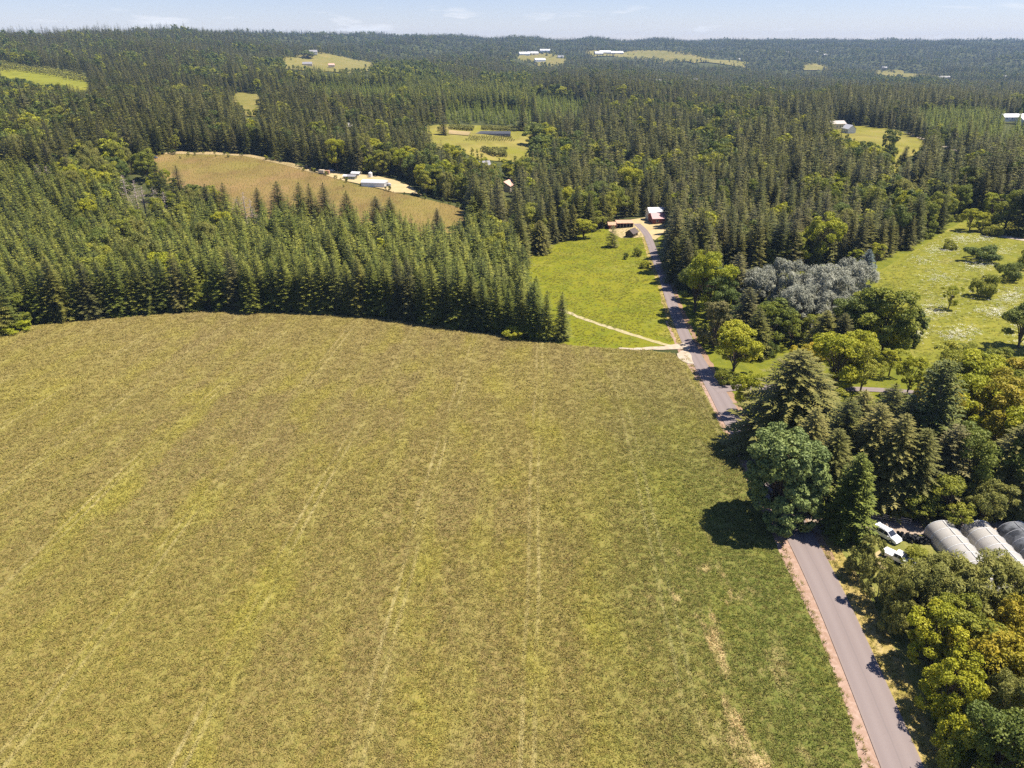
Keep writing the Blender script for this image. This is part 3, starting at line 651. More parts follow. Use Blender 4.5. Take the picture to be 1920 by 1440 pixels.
BROADS = [[(1300,225),(1420,235),(1440,270),(1330,262)],[(1100,330),(1230,345),(1235,372),(1110,360)],[(1380,180),(1560,190),(1560,200),(1400,196)],[(330,140),(420,150),(420,165),(340,160)],[(900,150),(1000,155),(990,168),(905,164)],[(1560,150),(1760,156),(1750,166),(1570,160)],[(-60,200),(60,195),(115,290),(60,320),(-60,320)], [(660,300),(780,320),(900,375),(880,395),(800,372),(700,335)], [(800,270),(900,290),(960,330),(1060,320),(1070,350),(940,365),(850,330)],
          [(1280,270),(1380,270),(1380,350),(1290,350)], [(1040,400),(1140,390),(1180,412),(1060,440)], [(480,130),(535,120),(535,150),(480,155)], [(700,130),(800,125),(860,160),(700,160)], [(1560,255),(1650,275),(1660,330),(1560,330)]]
def candidates(y0, y1, s):
    ys = np.arange(y0, y1, s); out = []
    for r, y in enumerate(ys):
        hw = y*.86+40; x = np.arange(-hw, hw, s) + (r % 2)*s*.5; out.append(np.c_[x, np.full(len(x), y)])
    p = np.concatenate(out); return p + RNG.uniform(-.36, .36, p.shape)*s
def grow(y0, y1, s):
    p = candidates(y0, y1, s); x, y = p.T; z = T(x, y); bx, by, D = project(x, y, z)
    n = len(x); h = RNG.normal(24 if s < 20 else 21, 5, n).clip(11, 40)*(.90+.22*np.sin(x/83+.7*np.sin(y/61))*np.sin(y/97+1.1)); kind = np.zeros(n, int)       # 0 fir 1 youngfir 2 brightfir 3 broad
    pat = np.sin(x/70+1)*np.sin(y/90+.5)+.7*np.sin(x/31+y/47); broadp = np.where(pat > .8, .7, .08)
    kind[RNG.random(n) < broadp] = 3
    yg = inpoly(bx, by, YOUNG); kind[yg & (kind != 3)] = 1; kind[yg & (kind == 3) & (RNG.random(n) < .85)] = 1; h[yg] = RNG.normal(17.5, 1.8, yg.sum())
    for q in BRIGHTP: k = inpoly(bx, by, q); kind[k] = 2; h[k] = RNG.normal(11, 1.5, k.sum())
    k = inpoly(bx, by, MIDP) & (kind != 2); kind[k] = np.where(RNG.random(k.sum()) < .12, 3, 1); h[k] = RNG.normal(20, 3, k.sum())
    k = inpoly(bx, by, RPLANT); kind[k] = np.where(RNG.random(k.sum()) < .6, 2, 1); h[k] = RNG.normal(15, 1.5, k.sum())
    for q in BROADS: k = inpoly(bx, by, q); kind[k] = np.where(RNG.random(k.sum()) < .8, 3, 0)
    b = kind == 3; h[b] = RNG.normal(15, 3.5, b.sum()).clip(7, 24)
    rad = np.where(b, h*RNG.uniform(.30, .42, n), h*RNG.uniform(.165, .225, n))
    rad = np.where(kind == 1, h*RNG.uniform(.18, .235, n), rad); rad = np.where(kind == 2, h*.2, rad)
    if s > 10: rad = np.maximum(rad, s*(.32 if s < 20 else .36))
    ok = RNG.random(n) > np.where(yg, .04, .13)
    for f in (0., .2, .4, .6, .8, 1.02):
        qx, qy, _ = project(x, y, z+h*f); rw = rad*F_PX/D*(.5 if f < .5 else .2)
        for cpoly in CLEAR:
            for sft in (-1, 0, 1): ok &= ~inpoly(qx+sft*rw, qy, cpoly)
    # not on open land itself
    for q in NOAUTO: ok &= ~inpoly(bx, by, q)
    ok &= ~inpoly(bx, by, VINE) & ~inpoly(bx, by, FARM) & ~inpoly(x, y, FIELD_W)
    return np.c_[x, y, z, h, rad, kind, bx, by, D][ok]
A0 = np.concatenate([grow(150, 330, 5.0), grow(330, 620, 6.4)])
A1 = grow(620, 1300, 8.6); A2 = grow(1300, 3000, 13.); A3 = grow(3000, 7000, 21.)

# ---- trees set one by one
def edge_row():
    """front row of firs along the far edge of the crop field"""
    e = P([p[0] for p in FIELD[1:16]], [p[1] for p in FIELD[1:16]])[:, :2]
    s = np.r_[0, np.cumsum(np.linalg.norm(np.diff(e, axis=0), axis=1))]; q = np.arange(3, s[-1]-1, 4.6)
    c = np.stack([np.interp(q, s, e[:, k]) for k in (0, 1)], 1); d = np.gradient(c, axis=0); d /= np.linalg.norm(d, axis=1)[:, None]
    c = c + np.stack([-d[:, 1], d[:, 0]], 1)*RNG.uniform(2.6, 4.2, len(c))[:, None]
    return c
ER = edge_row(); ER = ER[(ER[:, 0] > -190) & (ER[:, 0] < 30)]
# scattered trees keep off the front row
dmin = np.min(np.hypot(A0[:, None, 0]-ER[None, :, 0], A0[:, None, 1]-ER[None, :, 1]), axis=1); A0 = A0[dmin > 3.4]

HANDT = []
def ht(*a): HANDT.append(a)
# right of the lane, garden trees and nursery wood: kind, name, label, category, base x, base y, top y, width
ht('maple','maple_tree','huge dense dark green maple at the road bend casting a wide shadow','tree',1456,978,806,140)
ht('cedar','cedar_tree','narrow green cedar between the maple and the white van','tree',1582,1004,848,82)
ht('spruce','spruce_tree','broad olive spruce overhanging the road below the driveway','tree',1470,848,652,178)
ht('spruce','spruce_tree','second olive spruce right behind the one at the driveway','tree',1518,842,706,110)
ht('cedar','cypress_tree','tall pointed golden olive cypress among the dark firs','tree',1716,905,672,112)
for i,(bx,by,ty,w) in enumerate([(1560,912,742,104),(1612,934,752,104),(1656,950,772,98),(1640,884,716,100),(1700,958,800,92),(1545,946,800,88),(1755,948,792,100),(1500,930,760,92),(1590,880,728,92),(1670,905,742,92)]):
    ht('spruce' if i%3 else 'fir','fir_tree','dark fir in the clump behind the fence, %s'%['tallest on its left side','next to the narrow cedar','nearest the fence end','at the back by the lawn','in front of the golden cypress','just right of the maple crown','right of the golden cypress','between the maple and the olive spruce','behind the narrow cedar','left of the golden cypress'][i],'tree',bx,by,ty,w)
ht('broaddark','leafy_tree','dark leafy tree above the middle plastic tunnel','tree',1808,948,800,100)
ht('spruce','spruce_tree','feathery brownish spruce above the dark tunnel','tree',1872,952,792,112)
ht('broaddark','leafy_tree','dark tree at the right picture edge above the white tank','tree',1918,962,790,100)
ht('greywillow','willow_tree','pale willow overhanging the yard behind the plastic tunnels','tree',1836,984,900,92)
ht('broad','leafy_tree','olive bushy tree left of the pale willow','tree',1772,982,896,92)
ht('broad','leafy_tree','low bushy tree between fence and willow','tree',1722,974,912,76)
ht('broadbright','leafy_tree','bright green tree leaning over the lane beside the driveway','tree',1374,702,606,88)
ht('rusty','leafy_tree','green tree with rusty tinted top beside the lane','tree',1336,652,560,64)
ht('fir','fir_tree','dark fir behind the rusty topped tree','tree',1392,640,536,66)
ht('broaddark','leafy_tree','dark green tree between lane and silver grove','tree',1352,610,520,70)
ht('broadbright','leafy_tree','brilliant yellow green tree beside the lane shadow','tree',1326,600,470,84)
ht('broaddark','leafy_tree','dark leafy tree overhanging the narrow part of the lane','tree',1302,585,482,70)
ht('fir','fir_tree','slim dark fir behind the brilliant green tree','tree',1372,590,470,58)
for i,(bx,by,ty,w) in enumerate([(1425,592,494,88),(1474,600,486,96),(1524,604,486,98),(1574,592,480,92),(1592,562,498,52),(1548,626,520,86),(1497,632,528,86)]):
    ht('silver','silver_tree','silvery grey tree in the grove, %s'%['leftmost','second from the left in back','middle of the back row','right of the middle','rightmost and smallest','front right','front left'][i],'tree',bx,by,ty,w)
ht('bluespruce','blue_spruce','small blue spruce at the right end of the silver grove','tree',1621,516,466,34)
ht('bluespruce','blue_spruce','blue spruce behind the other at the wood edge','tree',1619,478,434,34)
ht('airybright','young_tree','small yellow green tree right of the blue spruces','tree',1641,498,454,30)
ht('airybright','young_tree','small yellow green tree left of the blue spruces','tree',1600,500,466,32)
ht('airy','leafy_tree','light airy tree on the shaded lawn below the silver grove','tree',1482,650,586,60)
ht('airy','leafy_tree','airy green tree left of the light lawn tree','tree',1440,652,570,66)
ht('yellow','flowering_shrub','shrub covered in yellow blossom behind the olive spruce','shrub',1508,694,642,64)
ht('fir','fir_tree','dark fir left of the airy twin trees','tree',1536,668,580,62)
ht('broadbright','leafy_tree','bright airy tree with bare trunk, left of the twin lawn trees','tree',1563,730,618,92)
ht('airy','leafy_tree','slim stemmed tree, right of the twin lawn trees','tree',1612,738,648,64)
ht('airybright','young_tree','small round tree standing alone by the garden path','tree',1666,706,652,48)
ht('broaddark','leafy_tree','shady dark tree in the middle of the garden','tree',1590,650,546,86)
ht('broad','leafy_tree','large light green tree at the flower meadow edge','tree',1645,660,536,116)
ht('broad','leafy_tree','round green tree beside the dark column','tree',1674,668,584,50)
ht('cypress','column_cypress','dark columnar cypress at the flower meadow edge','tree',1712,650,576,32)
for i,(bx,by,ty,w) in enumerate([(1768,762,648,104),(1826,776,664,112),(1884,790,676,120),(1800,826,706,112),(1864,850,720,130),(1912,830,700,96),(1748,830,716,84),(1930,900,760,120)]):
    ht(['broad','broadbright','gold','broadbright','gold','broad','gold','broadbright'][i],'leafy_tree','leafy tree in the bright clump at the right edge, %s'%['nearest the garden path','top middle','top right golden one','front left','front golden one','cut by the picture edge','small golden one by the cypress','lowest at the picture edge'][i],'tree',bx,by,ty,w)
for i,(k,bx,by,ty,w,l) in enumerate([('fir',1412,668,575,58,'dark fir between the rusty topped tree and the lawn'),('broaddark',1452,640,556,70,'dark round tree at the left foot of the silver grove'),('shrubdark',1432,668,632,44,'dark low bush on the shaded lawn'),('airy',1515,650,590,50,'thin green tree in front of the silver grove'),('broad',1470,612,548,70,'green tree tucked against the silver grove'),
  ('broadbright',1652,664,572,64,'yellow green tree in front of the dark column'),('broaddark',1610,640,556,80,'dark tree behind the bright twin lawn trees'),('broadbright',1592,716,618,80,'bright tree between the two twin lawn trees'),('broadbright',1396,778,692,56,'light green bush tree at the driveway corner'),('broad',1560,830,738,86,'olive leafy tree in front of the garden path'),('broad',1606,850,752,80,'olive leafy tree behind the narrow cedar'),
  ('broaddark',1650,830,738,70,'dark leafy tree left of the golden cypress'),('fir',1570,668,585,50,'brownish fir behind the bright twin lawn trees'),('broadbright',1700,740,668,50,'small bright tree beside the garden path end'),('broad',1310,560,486,60,'green tree overhanging the lane in deep shade'),('broaddark',1345,575,500,66,'dark tree behind the brilliant green lane tree'),('fir',1400,590,500,60,'dark fir at the left end of the silver grove'),
  ('shrub',1322,640,605,44,'low bush at the lane edge below the brilliant tree'),('shrub',1358,720,690,40,'low bush at the foot of the lane tree'),('broad',1790,700,640,60,'small leafy tree at the lower meadow edge'),('broad',1850,716,650,60,'leafy tree at the meadow foot'),('gold',1730,790,716,60,'golden bush beside the cypress top')]):
    ht(k,'bush' if k.startswith('shrub') else ('fir_tree' if k=='fir' else 'leafy_tree'),l,'bush' if k.startswith('shrub') else 'tree',bx,by,ty,w)
# meadow bushes and orchard
ht('shrub','bush','small dark bush at the top of the flower meadow','bush',1779,468,449,24)
ht('shrubdark','bush','wide low dark bush in the flower meadow','bush',1840,490,459,68)
ht('shrubdark','bush','round dark bush right of the wide low one','bush',1888,526,490,52)
ht('shrub','bush','rounded olive bush in the middle of the flower meadow','bush',1843,556,512,48)
ht('airybright','young_tree','thin yellow green sapling in the flower meadow','tree',1778,580,535,34)
ht('broaddark','leafy_tree','dark tree at the right edge of the flower meadow','tree',1908,652,566,76)
ht('shrub','bush','bush at the right picture edge above the meadow','bush',1920,505,468,30)
ht('shrub','bush','flat topped bush under the firs left of the meadow','bush',1733,446,428,32)
ht('broadbright','orchard_tree','bright orchard tree, left one of the pair above the meadow','tree',1817,433,390,38)
ht('broadbright','orchard_tree','bright orchard tree, right one of the pair above the meadow','tree',1841,434,396,30)
ht('shrub','bush','bush beside the orchard pair','bush',1859,442,420,34)
ht('broad','leafy_tree','big green tree right of the orchard pair','tree',1882,434,352,62)
ht('fir','fir_tree','dark fir at the right picture edge above the drive','tree',1910,440,330,64)
ht('shrub','orchard_tree','small orchard tree at the wood edge, left one','tree',1779,416,402,16)
ht('shrub','orchard_tree','small orchard tree at the wood edge, right one','tree',1797,416,402,16)
ht('airybright','leafy_tree','pale green tree behind the orchard pair','tree',1858,408,360,46)
ht('gold','leafy_tree','yellow pointed tree at the upper right edge','tree',1870,352,306,20)
ht('broad','leafy_tree','green tree behind the dark fir at the upper right','tree',1896,392,338,56)
# meadow left of the lane
ht('spruce','spruce_tree','dark spruce standing free at the left of the meadow','tree',1011,474,412,44)
ht('lonespruce','spruce_tree','thin see-through spruce alone in the meadow by the sheds','tree',1148,463,421,26)
ht('broadbright','leafy_tree','bright green tree at the top left of the meadow','tree',1094,447,411,40)
ht('airy','leafy_tree','thin pale tree at the top of the meadow','tree',1121,432,394,30)
ht('shrub','bush','low bush beside the lane in the meadow, larger one','bush',1195,480,464,18)
ht('shrubdark','bush','tiny dark bush left of the larger meadow bush','bush',1174,486,473,11)
ht('shrubbright','bush','ragged bush at the lane edge of the meadow','bush',1208,502,488,22)
ht('shrubbright','bush','yellowish bush at the foot of the last fir','bush',965,634,612,44)
ht('shrubbright','bush','bright bush at the far left field corner','bush',20,622,604,70)
# thicket right of the road
for i,(k,bx,by,ty,w,l) in enumerate([
 ('shrubgrey',1610,1080,1004,58,'grey green hedge shrub, top of the roadside hedge'),('shrubgrey',1642,1130,1050,66,'grey green hedge shrub in the middle of the roadside hedge'),('shrubgrey',1678,1182,1088,70,'grey green hedge shrub at the lower end of the roadside hedge'),
 ('willow',1712,1148,1032,116,'olive willow left of the tunnels beside the white truck'),('willow',1776,1176,1052,130,'feathery willow in front of the first plastic tunnel'),('willow',1842,1172,1040,140,'tall feathery willow hiding the middle plastic tunnel'),('willow',1905,1190,1066,130,'feathery willow in front of the dark tunnel'),
 ('broadbright',1742,1258,1142,108,'bright green roadside tree throwing shade on the road, upper one'),('broadbright',1764,1346,1234,98,'bright green roadside tree, lower one'),
 ('broad',1790,1270,1150,112,'green tree in the middle of the thicket'),('gold',1832,1322,1192,136,'golden green tree in the middle of the thicket'),('gold',1884,1302,1168,120,'golden green tree near the right picture edge'),
 ('broad',1930,1350,1200,130,'olive tree cut by the right picture edge'),('willow',1880,1400,1270,110,'grey willow low in the thicket'),
 ('broaddark',1856,1466,1330,128,'dark leafy tree at the bottom right corner'),('broaddark',1916,1490,1340,130,'dark leafy tree in the very corner of the picture'),
 ('shrubbright',1780,1408,1344,84,'bright low shrub by the dry verge'),('shrub',1806,1462,1384,96,'green shrub at the bottom edge by the verge'),('shrubbright',1770,1352,1306,60,'yellow green shrub below the bright roadside tree'),
 ('shrub',1720,1060,1030,60,'low bush beside the white truck'),('shrubgrey',1800,1120,1080,70,'low grey bush at the foot of the first tunnel'),
 ('broad',1950,1260,1110,120,'green tree cut by the right picture edge beside the dark tunnel'),('gold',1870,1240,1130,100,'small golden tree behind the thicket'),('broad',1760,1215,1110,90,'small green tree behind the bright roadside pair')]):
    ht(k,'shrub' if k.startswith('shrub') else ('willow_tree' if k=='willow' else 'leafy_tree'),l,'shrub' if k.startswith('shrub') else 'tree',bx,by,ty,w)
# firs standing against the vineyard
for i,(bx,by,ty,w) in enumerate([(311,410,300,46),(347,408,308,42),(396,418,343,36),(412,424,346,34),(429,420,341,36),(491,425,350,34),(529,428,338,46),(570,432,339,46),(589,436,342,38),(615,436,340,42),(656,440,356,44),(709,440,366,46),(735,444,368,46),(821,438,389,24)]):
    ht('fir','fir_tree','fir rising against the vineyard, %s from the left'%['first','second','third','fourth','fifth','sixth','seventh','eighth','ninth','tenth','eleventh','twelfth','thirteenth','last and smallest'][i],'tree',bx,by,ty,w)
for i,(bx,by,ty,w) in enumerate([(246,402,328,28),(262,405,338,28),(275,408,350,28),(300,420,352,26),(318,425,360,26),(452,432,368,26),(465,434,360,26),(78,350,308,22),(95,352,312,22),(478,436,372,24)]):
    ht('snag','dead_tree','bare grey dead tree among the firs left of the vineyard, %s from the left'%['third','fourth','fifth','sixth','seventh','eighth','ninth','first','second','tenth'][i],'tree',bx,by,ty,w)
ht('broaddark','leafy_tree','round dark green tree left of the dead trees','tree',216,398,344,56)
ht('fir','column_fir','dark slim fir at the left of the farm clearing','tree',832,254,207,20)
ht('fir','fir_tree','tall dark fir right of the farm clearing','tree',979,246,182,22)
ht('broaddark','leafy_tree','round dark tree at the right of the farm clearing','tree',1003,275,228,46)
ht('broaddark','leafy_tree','tall dark tree in front of the house field','tree',1664,296,242,30)
ht('cypress','column_cypress','slim dark conifer below the tree in the house field','tree',1664,318,268,18)
ht('fir','fir_tree','fir at the lower end of the house field','tree',1693,308,272,20)
ht('broaddark','leafy_tree','round dark tree beside the house on the ridge pasture','tree',577,110,94,28)
for bxy in HANDT: ptree(*bxy)
hb = P([t[4] for t in HANDT], [t[5] for t in HANDT])
d0 = np.min(np.hypot(A0[:, None, 0]-hb[None, :, 0], A0[:, None, 1]-hb[None, :, 1]), axis=1); A0 = A0[d0 > 4.0]

ORD = lambda n: {1: 'first', 2: 'second', 3: 'third'}.get(n, '%dth' % n)
ERz = T(ER[:, 0], ER[:, 1]); o_ = np.argsort(project(ER[:, 0], ER[:, 1], ERz)[0]); nvis = 0
for k in o_:
    px = project(ER[k, 0], ER[k, 1], ERz[k])[0]
    if -60 < px < 1090:
        nvis += 1; h = random.uniform(17, 23); r = random.random() if px < 880 else .5
        kd = 'broad' if r < .07 else ('youngfir' if r < .8 else 'fir')
        if px > 940: h = random.uniform(16, 19)
        plant(kd, 'leafy_tree' if kd == 'broad' else 'fir_tree', ('leafy tree' if kd == 'broad' else 'fir') + ' in the front row along the far field edge, %s tree from the left' % ORD(nvis), 'tree',
              (ER[k, 0], ER[k, 1], ERz[k]), h if kd != 'broad' else h*.6, h*(.30 if kd == 'broad' else random.uniform(.17, .215)), 'front row of trees along the far field edge')
# ---- the 300 largest scattered firs and 150 leafy trees in view stand as trees of their own
A = np.concatenate([A0, A1]); oo = np.argsort(A[:, 8]); A = A[oo]
buf = np.zeros((360, 480), bool); vis = np.zeros(len(A))
for i in range(len(A)):
    x, y, z, h, rad, kd, bx, by, D = A[i]; tx, ty, _ = project(x, y, z+h); w = rad*F_PX/D
    r0, r1 = int(max(0, ty/4)), int(min(359, by/4)); 
    if r1 <= r0 or bx+w < 0 or bx-w > 1919: continue
    for r in range(r0, r1+1):
        f = (r-ty/4)/max(1, (by-ty)/4); ww = w*(min(1, f*1.05) if kd != 3 else math.sin(math.pi*min(1, max(.1, f)))**.5)*.9
        a, b = int(max(0, (bx-ww)/4)), int(min(479, (bx+ww)/4))+1
        if b > a: vis[i] += (~buf[r, a:b]).sum(); buf[r, a:b] = True
own = np.zeros(len(A), bool)
con = np.where((A[:, 5] != 3) & (vis > 3))[0]; own[con[np.argsort(-vis[con])[:300-nvis-30]]] = True
bro = np.where((A[:, 5] == 3) & (vis > 3))[0]; own[bro[np.argsort(-vis[bro])[:150]]] = True
KN = ['fir', 'youngfir', 'brightfir', 'broad']
def zone(bx, by, kd):
    t = 'leafy tree' if kd == 3 else 'fir'
    if inpoly(np.array([bx]), np.array([by]), YOUNG)[0]: 
        q = 'left of the dead trees' if bx < 240 else 'below the left end of the vineyard' if bx < 430 else 'below the middle of the vineyard' if bx < 640 else 'below the right end of the vineyard' if bx < 830 else 'near the meadow'
        d = 'close behind the front row' if by > 520 else 'deep in the plantation'
        return '%s %s, %s' % ('leafy tree' if kd == 3 else 'young fir', d, q), 'plantation %s %s' % (d, q)
    if bx > 1230 and by > 330:
        q = 'beside the lane' if bx < 1330 else 'behind the silver grove' if bx < 1520 else 'behind the blue spruces' if bx < 1680 else 'beside the orchard trees'
        d = 'at the front' if by > 430 else 'further back'
        return '%s in the roadside fir stand, %s %s' % (t, d, q), 'dense stand %s %s' % (d, q)
    if bx > 1000 and by > 340: return '%s in the wood behind the farm sheds at the lane end' % t, 'wood behind the farm sheds'
    if bx > 1150: return '%s in the broad wood between the lane end and the white house' % t, 'wood below the white house'
    if bx > 840: return '%s in the wood around the pink-roofed house below the farm clearing' % t, 'wood around the pink roof'
    if bx > 560: return '%s in the tall wood above the vineyard sheds' % t, 'tall wood above the vineyard sheds'
    return '%s in the tall wood on the slope left of the vineyard' % t, 'tall wood left of the vineyard'
for i in np.where(own)[0]:
    x, y, z, h, rad, kd, bx, by, D = A[i]; lb, gr = zone(bx, by, int(kd))
    k = KN[int(kd)]
    if k == 'broad': k = ('broad', 'broaddark', 'broad', 'willow', 'broadbright')[int(abs(x*7)) % 5]
    plant(k, 'leafy_tree' if kd == 3 else 'fir_tree', lb, 'tree', (x, y, z), h, rad, gr + (' (leafy)' if kd == 3 else ''))
Rst = A[~own]
# low-detail shapes
midfir = lowcol('mid_conifer', [joined('mid_fir', conifer_geo(s, 24, 3.6, 26, 5, 3, .04, .34, .66, .45, .15, 1.5), 'fir') for s in (101, 102, 103)] +
                [joined('mid_young', conifer_geo(s, 18, 3.0, 24, 5, 3, .04, .22, .66, .5, .1, 1.5), 'youngfir') for s in (104, 105)] +
                [joined('mid_bright', conifer_geo(106, 12, 2.4, 18, 5, 3, .04, .2, .8, .5, .1, 1.4), 'brightfir')])
midbro = lowcol('mid_broadleaf', [joined('mid_leafy', broad_geo(s, 12, 4.5, .1, 44, 46, .72), m) for s, m in ((111, 'leaf'), (112, 'leafdark'), (113, 'leafdark'), (114, 'leaf'), (115, 'leafbright'))])
farfir = lowcol('far_conifer', [joined('far_fir', conifer_geo(s, 24, 3.6, 11, 5, 1, .02, .34, .66, .45, .08, 1.7), 'fir') for s in (121, 122, 123)] +
                [joined('far_young', conifer_geo(s, 18, 3.0, 11, 5, 1, .02, .22, .66, .5, .08, 1.7), 'youngfir') for s in (124, 125)] +
                [joined('far_bright', conifer_geo(126, 12, 2.4, 10, 5, 1, .02, .2, .8, .5, .08, 1.6), 'brightfir')])
farbro = lowcol('far_broadleaf', [joined('far_leafy', broad_geo(s, 12, 4.5, .05, 26, 10, 1.7, limbs=False, cr=.28), m) for s, m in ((131, 'leaf'), (132, 'leafdark'), (133, 'leafdark'))])
def mass(name, label, cat, B, cf, refs):
    n = len(B); S = np.empty((n, 3)); ix = np.empty(n, int)
    kd = B[:, 5].astype(int)
    for k, (ids, H, r) in refs.items():
        m = kd == k; ix[m] = RNG.choice(ids, m.sum()); S[m, 0] = S[m, 1] = B[m, 4]/r; S[m, 2] = B[m, 3]/H
    scatter(name, label, cat, B[:, :3], RNG.uniform(0, 6.28, n), S, ix, cf)
cR = {0: ([0, 1, 2], 24, 3.5), 1: ([3, 4], 18, 2.9), 2: ([5], 12, 2.3)}
mass('fir_wood', 'mass of dark firs filling the woods of the middle distance', 'wood', Rst[Rst[:, 5] != 3], midfir, cR)
mass('leafy_wood', 'leafy trees mixed into the woods of the middle distance', 'wood', Rst[Rst[:, 5] == 3], midbro, {3: ([0, 1, 2, 3, 4], 12, 4.5)})
FAR = np.concatenate([A2, A3])
mass('far_fir_wood', 'far off fir forest covering the hills to the skyline', 'wood', FAR[FAR[:, 5] != 3], farfir, cR)
mass('far_leafy_wood', 'far off leafy patches in the hill forest', 'wood', FAR[FAR[:, 5] == 3], farbro, {3: ([0, 1, 2], 12, 4.5)})
print('TREES', len(HANDT), nvis, own.sum(), len(Rst), len(FAR))
# ------------------------------------------------------------------ low plants
def tuft_mesh(name, m, n, h, spread, seed, w=.05):
    g = np.random.default_rng(seed); V = []; t = []
    for i in range(n):
        a = g.uniform(0, 6.28); r = spread*math.sqrt(g.random()); p = np.array([math.cos(a)*r, math.sin(a)*r, -.04])
        b = g.uniform(0, 6.28); q = np.array([-math.sin(b), math.cos(b), 0])*w*g.uniform(.7, 1.4); l = h*g.uniform(.6, 1.25)
        tip = p+np.array([math.cos(b)*l*.9+g.normal(0, .05), math.sin(b)*l*.9+g.normal(0, .05), l])
        V += [p-q, p+q, tip]; t.append(g.random())
    return np_mesh(name, np.array(V), [np.arange(n*3).reshape(-1, 3)], [M[m]], tint=np.array(t))
def jit(y0, y1, s, xr):
    ys = np.arange(y0, y1, s); xs = np.arange(xr[0], xr[1], s); X, Y = np.meshgrid(xs, ys)
    p = np.c_[X.ravel(), Y.ravel()]; return p + RNG.uniform(-.5, .5, p.shape)*s
def inframe(p, pad=60):
    px, py, _ = project(p[:, 0], p[:, 1], T(p[:, 0], p[:, 1])); return (px > -pad) & (px < 1920+pad) & (py < 1440+pad)
croptuft = lowcol('crop_tuft', [tuft_mesh('crop_tuft', 'crop', 22, .26, .46, s, .075) for s in (1, 2, 3, 4)])
pts = []
for y0, y1, s in ((48, 105, .52), (105, 165, .74), (165, 300, 1.1)):
    p = jit(y0, y1, s, (-.85*y1-5, 62)); pts.append(np.c_[p[inframe(p)], np.full(inframe(p).sum(), s)])
p = np.concatenate(pts); p = p[inpoly(p[:, 0], p[:, 1], FIELD_W)]
cl = np.sin(p[:, 0]*.9+1.3*np.sin(p[:, 1]*.31))*np.sin(p[:, 1]*.8+1.1*np.sin(p[:, 0]*.27)); p = p[RNG.random(len(p)) < .80+.2*cl]
k = p[:, 2]/.52; S = (RNG.uniform(.7, 1.25, len(p))*k**.55)[:, None]*np.ones(3); S[:, :2] *= (k**.35)[:, None]
scatter('crop_plants', 'olive green crop plants covering the whole field', 'crop', np.c_[p[:, :2], T(p[:, 0], p[:, 1])+.1], RNG.uniform(0, 6.28, len(p)), S, RNG.integers(0, 4, len(p)), croptuft)
print('crop', len(p))
gtuft = lowcol('grass_tuft', [tuft_mesh('grass_tuft', 'grassblade', 16, .40, .38, s, .06) for s in (5, 6, 7)])
MEADOW_W = P(*zip(*[(985,490),(1012,475),(1050,456),(1100,442),(1150,427),(1190,424),(1212,446),(1224,480),(1236,530),(1250,580),(1262,630),(1262,642),(1190,628),(1085,596),(1078,600),(1200,640),(1190,652),(1080,646),(1060,600),(1000,510)]))[:, :2]
FLOW_W = P(*zip(*[(1650,512),(1700,482),(1760,444),(1800,422),(1880,418),(1960,420),(1960,680),(1720,688),(1710,640),(1690,590),(1640,560)]))[:, :2]
def fill(poly, s, f=1.):
    lo, hi = poly.min(0), poly.max(0); p = jit(lo[1], hi[1], s, (lo[0], hi[0])); p = p[inpoly(p[:, 0], p[:, 1], poly)]
    n_ = np.sin(p[:, 0]*.23+np.sin(p[:, 1]*.11))*np.sin(p[:, 1]*.17+np.sin(p[:, 0]*.19)); return p[RNG.random(len(p)) < f*(.6+.4*n_)]
p = np.concatenate([fill(MEADOW_W, .95, .8), fill(FLOW_W, 1.05, .8)])
scatter('meadow_grass', 'tall grass of the two bright meadows', 'grass', np.c_[p, T(p[:, 0], p[:, 1])+.06], RNG.uniform(0, 6.28, len(p)), RNG.uniform(.45, 1.0, len(p))[:, None]*np.array([1.4, 1.4, .8]), RNG.integers(0, 3, len(p)), gtuft)
def daisy(name, seed):
    g = np.random.default_rng(seed); V = []; Fs = []
    for i in range(9):
        c = np.array([g.uniform(-.5, .5), g.uniform(-.5, .5), .40+g.uniform(-.06, .1)]); r = g.uniform(.035, .065); tl = g.normal(0, .25, 2)
        a = np.arange(5)*2*math.pi/5; V += [c+np.array([math.cos(t)*r, math.sin(t)*r, tl[0]*math.cos(t)*r+tl[1]*math.sin(t)*r]) for t in a]; Fs.append(np.arange(5)+5*i)
    return np_mesh(name, np.array(V), [np.array(Fs)], [M['flower']])
dcol = lowcol('daisy_clump', [daisy('daisy', s) for s in (1, 2, 3)])
dp = []
for cx, cy, sx, sy, n in ((1800,450,26,8,420),(1765,468,30,10,420),(1835,500,34,9,380),(1730,490,24,10,200),(1880,470,22,10,160),(1900,558,30,14,420),(1865,585,26,10,360),(1745,585,26,14,300),(1800,628,36,14,360),(1725,625,16,14,120),(1760,520,30,14,220),(1910,620,18,30,200),(1840,450,20,6,240),(1780,550,80,50,500)):
    n = int(n*.45); q = np.c_[RNG.normal(cx, sx*.6, n), RNG.normal(cy, sy*.6, n)]; dp.append(P(q[:, 0], q[:, 1])[:, :2])
dp = np.concatenate(dp); dp = dp[inpoly(dp[:, 0], dp[:, 1], FLOW_W)]
scatter('daisies', 'drifts of white daisies in the right meadow', 'flowers', np.c_[dp, T(dp[:, 0], dp[:, 1])+.1], RNG.uniform(0, 6.28, len(dp)), RNG.uniform(.8, 1.5, len(dp))[:, None]*np.ones(3), RNG.integers(0, 3, len(dp)), dcol)
vtuft = lowcol('verge_tuft', [tuft_mesh('verge_tuft', 'verge_blade', 14, .34, .30, s, .045) for s in (8, 9)])
vp = []
rc = ROADC[ROADC[:, 1] < 260]; rn = ROADN[ROADC[:, 1] < 260]
